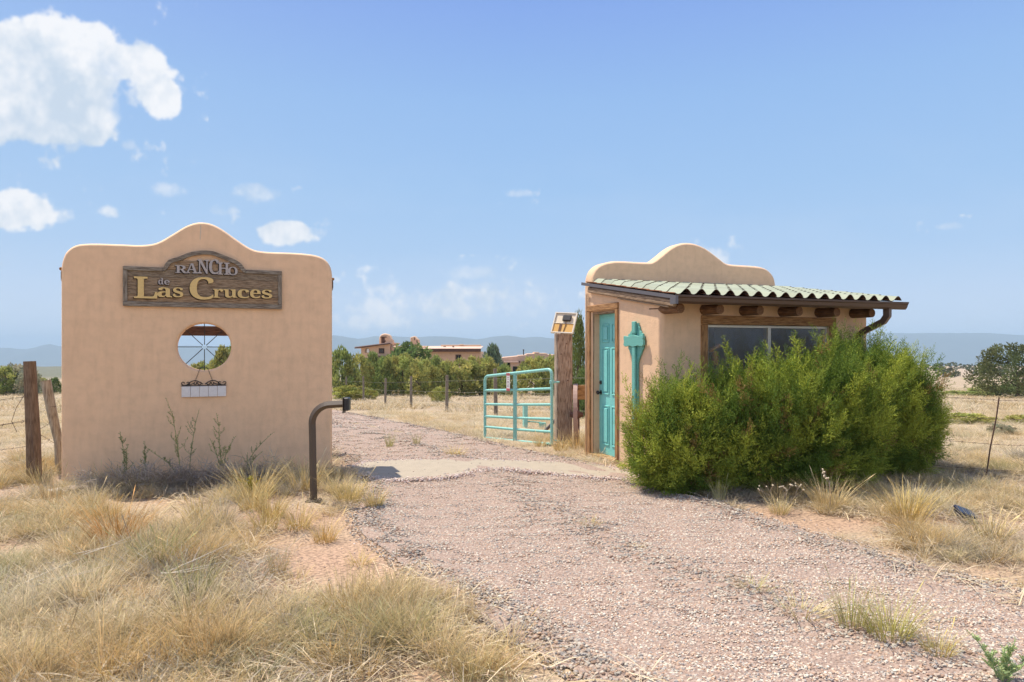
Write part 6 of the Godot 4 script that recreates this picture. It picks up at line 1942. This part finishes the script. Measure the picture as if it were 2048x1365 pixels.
func trees() -> void:
	var olive := Color(0.40, 0.41, 0.13)
	var green := Color(0.32, 0.38, 0.12)
	var dark := Color(0.19, 0.26, 0.09)
	var blue := Color(0.25, 0.32, 0.20)
	var grey := Color(0.38, 0.375, 0.26)
	var lime := Color(0.36, 0.37, 0.10)
	var mesh := {}
	var v := 0
	for sh in ["round", "cone", "wide"]:
		for g in [["olive", olive], ["green", green], ["dark", dark], ["blue", blue], ["grey", grey], ["lime", lime]]:
			if (sh == "cone" and g[0] in ["grey", "lime"]) or (sh == "wide" and g[0] in ["blue", "dark"]): continue
			for q in 2:
				v += 1
				mesh["%s_%s_%d" % [sh, g[0], q]] = crown(400 + v, sh, 46, 60, 0.06, g[1])
	mesh["near_dark_0"] = crown(990, "wide", 80, 110, 0.030, Color(0.15, 0.175, 0.075))
	mesh["near_dark_1"] = crown(991, "cone", 80, 110, 0.026, Color(0.22, 0.27, 0.085))
	var G := "junipers beyond the wire fence"
	# px, width in px, top px, distance, crown, label
	var list := [
		[684, 46, 700, 50, "round_green_0", "dark green juniper directly right of the sign wall"],
		[716, 40, 713, 50, "round_olive_0", "olive juniper below the arched opening of the large house"],
		[745, 40, 709, 56, "cone_green_0", "dark pointed juniper below the small window of the large house"],
		[770, 40, 716, 51, "round_green_1", "dull green juniper in front of the middle of the large house"],
		[818, 78, 691, 68, "round_dark_0", "tallest dark green tree hiding the middle of the large house"],
		[806, 62, 712, 52, "round_olive_1", "broad olive juniper below the tallest dark tree"],
		[845, 46, 722, 50, "wide_olive_0", "olive juniper below the brown fascia of the large house"],
		[872, 40, 717, 54, "cone_green_1", "upright green juniper left of the square window of the large house"],
		[893, 44, 726, 50, "round_olive_0", "olive juniper just left of the tallest fence post"],
		[922, 62, 722, 51, "round_olive_1", "wide olive juniper below the square window of the large house"],
		[960, 56, 716, 52, "wide_olive_1", "spreading olive juniper right of the square window"],
		[986, 46, 694, 60, "cone_blue_0", "pointed blue green pine standing between the two houses"],
		[1008, 40, 732, 50, "round_green_0", "small juniper behind the left end of the turquoise gate"],
		[1072, 60, 716, 52, "wide_olive_0", "olive juniper in front of the brown house's porch"],
		[1110, 50, 714, 54, "round_green_1", "green juniper mostly hidden by the timber gate post"],
		[1157, 44, 634, 21, "near_dark_1", "tall dark juniper between the gate post and the gatehouse"],
		[1165, 40, 745, 19, "round_dark_1", "low dark juniper behind the board rail beside the gatehouse"],
		[444, 50, 697, 47, "cone_olive_0", "taller juniper seen through the right of the round window"],
		[470, 50, 690, 50, "cone_green_1", "juniper at the right rim of the round window"],
		[402, 40, 727, 50, "round_olive_1", "low juniper seen at the bottom of the round window"],
		[12, 40, 736, 52, "round_green_1", "green juniper at the left edge of the photo"],
		[38, 44, 732, 53, "wide_grey_0", "grey half bare juniper left of the thick fence post"],
		[58, 30, 742, 51, "round_grey_0", "grey green juniper behind the thick fence post"],
		[84, 26, 758, 55, "round_olive_0", "small olive juniper between the two left fence posts"],
		[108, 22, 757, 55, "cone_dark_0", "narrow dark juniper touching the left edge of the sign wall"],
		[2034, 100, 692, 47, "near_dark_0", "large spreading juniper at the right edge of the photo"],
		[700, 50, 772, 44, "round_lime_0", "low yellow green shrub in front of the juniper by the sign wall"],
		[738, 24, 780, 44, "round_lime_1", "tiny yellow green shrub behind the third fence post"],
		[880, 30, 776, 40, "round_olive_0", "small round shrub left of the tallest fence post"],
		[1935, 60, 783, 52, "wide_green_1", "low green shrub line at the field edge right of the bushes"],
		[1985, 50, 772, 54, "wide_green_0", "low dark green shrub below the large right juniper"],
		[2025, 46, 770, 53, "round_dark_0", "dark shrub under the large right juniper's trunk"],
		[2055, 50, 775, 56, "round_grey_1", "grey green shrub at the far right edge under the juniper"],
		[1920, 40, 765, 118, "round_green_0", "dark round tree far away left of the shed"],
		[1945, 34, 762, 135, "round_green_1", "dark round tree far away behind the shed"],
		[1972, 46, 757, 150, "wide_green_1", "wide dark tree far away right of the shed"],
		[1895, 40, 768, 130, "round_blue_0", "bluish tree far away beside the right bush"],
		[2000, 30, 764, 150, "round_olive_1", "olive tree far away before the pale hills"],
		[1968, 30, 786, 95, "round_olive_0", "olive shrub just in front of the far shed"],
	]
	R.seed = 88
	for t in list:
		var d: float = t[3]
		var x: float = (t[0] - 1024.0) / 1365.0 * d
		var y := H(x, -d)
		var top: float = 1.5 - (t[2] - 700.0) / 1365.0 * d
		var w: float = t[1] / 1365.0 * d
		tree_thing("shrub" if "shrub" in t[5] else "juniper_tree", t[5], "shrub" if "shrub" in t[5] else "tree", Vector3(x, y - 0.05, -d), w * 1.5, top - y + 0.05, mesh[t[4]], G if d < 80 else "far trees in the valley", R.randf() * TAU, 0.03 if d > 25 else 0.0)
	# rabbitbrush in the right field
	for s in [[11.2, -16.7, 1.15, 0.26, "wide_olive_0", "low olive rabbitbrush left of the rusty rod's top"], [12.4, -16.4, 1.0, 0.24, "wide_olive_1", "low olive rabbitbrush at the right edge of the field"], [11.9, -12.2, 0.8, 0.24, "wide_grey_0", "low grey bush in the field behind the rusty rod"], [9.4, -13.1, 0.5, 0.2, "wide_grey_1", "small grey bush between the bush and the rusty rod"]]:
		var m: ArrayMesh = mesh[s[4]]
		tree_thing("rabbitbrush", s[5], "shrub", Vector3(s[0], H(s[0], s[1]) - 0.02, s[1]), s[2], s[3], m, "low shrubs in the right field", s[0], 0.0)
	# scrub on the pale hills of the valley
	var pl := []; var pc := []
	for k in 700:
		var d := rr(170, 620)
		var x := d * rr(0.50, 0.95)
		if R.randf() > 0.5 + hill_noise.get_noise_2d(x * 3, d * 3): continue
		var s := rr(1.2, 3.2)
		pl.append(Transform3D(Basis.from_euler(Vector3(0, rr(0, TAU), 0)).scaled(Vector3(s * 1.3, s * 0.8, s * 1.3)), Vector3(x, H(x, -d) - 0.2, -d)))
		pc.append(Color(1.7, 1.7, 1.7) * rr(0.8, 1.2))
	var scrub := crown(777, "round", 8, 30, 0.16, Color(0.085, 0.095, 0.05))
	tag(multi("scrub", scrub, M.needle, pl, pc), "dark scrub dotting the pale hills in the valley", "scrub", "", "stuff")

# ------------------------------------------------------------------ the scene
func _ready() -> void:
	hill_noise.seed = 5; hill_noise.frequency = 0.009; hill_noise.fractal_octaves = 3
	bump_noise.seed = 6; bump_noise.frequency = 0.8; bump_noise.fractal_octaves = 3
	patch_noise.seed = 7; patch_noise.frequency = 0.22; patch_noise.fractal_octaves = 3

	var cam := Camera3D.new()
	cam.name = "camera"
	cam.position = Vector3(0, 1.5, 0)
	cam.near = 0.05
	cam.far = 15000.0
	cam.projection = Camera3D.PROJECTION_FRUSTUM
	cam.size = 0.05 * 1365.0 / 1365.0
	cam.frustum_offset = Vector2(0, 0.05 * 17.5 / 1365.0)
	add_child(cam)
	cam.current = true

	var env := Environment.new()
	env.background_mode = Environment.BG_SKY
	env.tonemap_mode = Environment.TONE_MAPPER_LINEAR
	env.tonemap_exposure = 1.4
	env.sdfgi_enabled = true
	env.ssao_enabled = true
	env.ssil_enabled = true
	env.fog_enabled = true
	env.fog_density = 0.00028
	env.fog_light_color = Color(0.78, 0.90, 1.0)
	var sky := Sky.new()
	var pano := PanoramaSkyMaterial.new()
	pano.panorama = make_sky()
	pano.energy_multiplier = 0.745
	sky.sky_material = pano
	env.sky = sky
	var we := WorldEnvironment.new()
	we.name = "world_environment"
	we.environment = env
	add_child(we)

	var sun := DirectionalLight3D.new()
	sun.name = "sun"
	sun.light_energy = 1.6
	sun.light_color = Color(1.0, 0.95, 0.87)
	sun.light_angular_distance = 0.5
	sun.shadow_enabled = true
	add_child(sun)
	sun.look_at_from_position(Vector3(-0.365, 0.88, -0.29), Vector3.ZERO, Vector3.UP)

	make_materials()
	land()
	drive()
	sign_wall()
	gatehouse()
	houses()
	fences()
	gate_things()
	trees()
	bushes()
	clumps()
	weeds()
	small_things()
	grass()
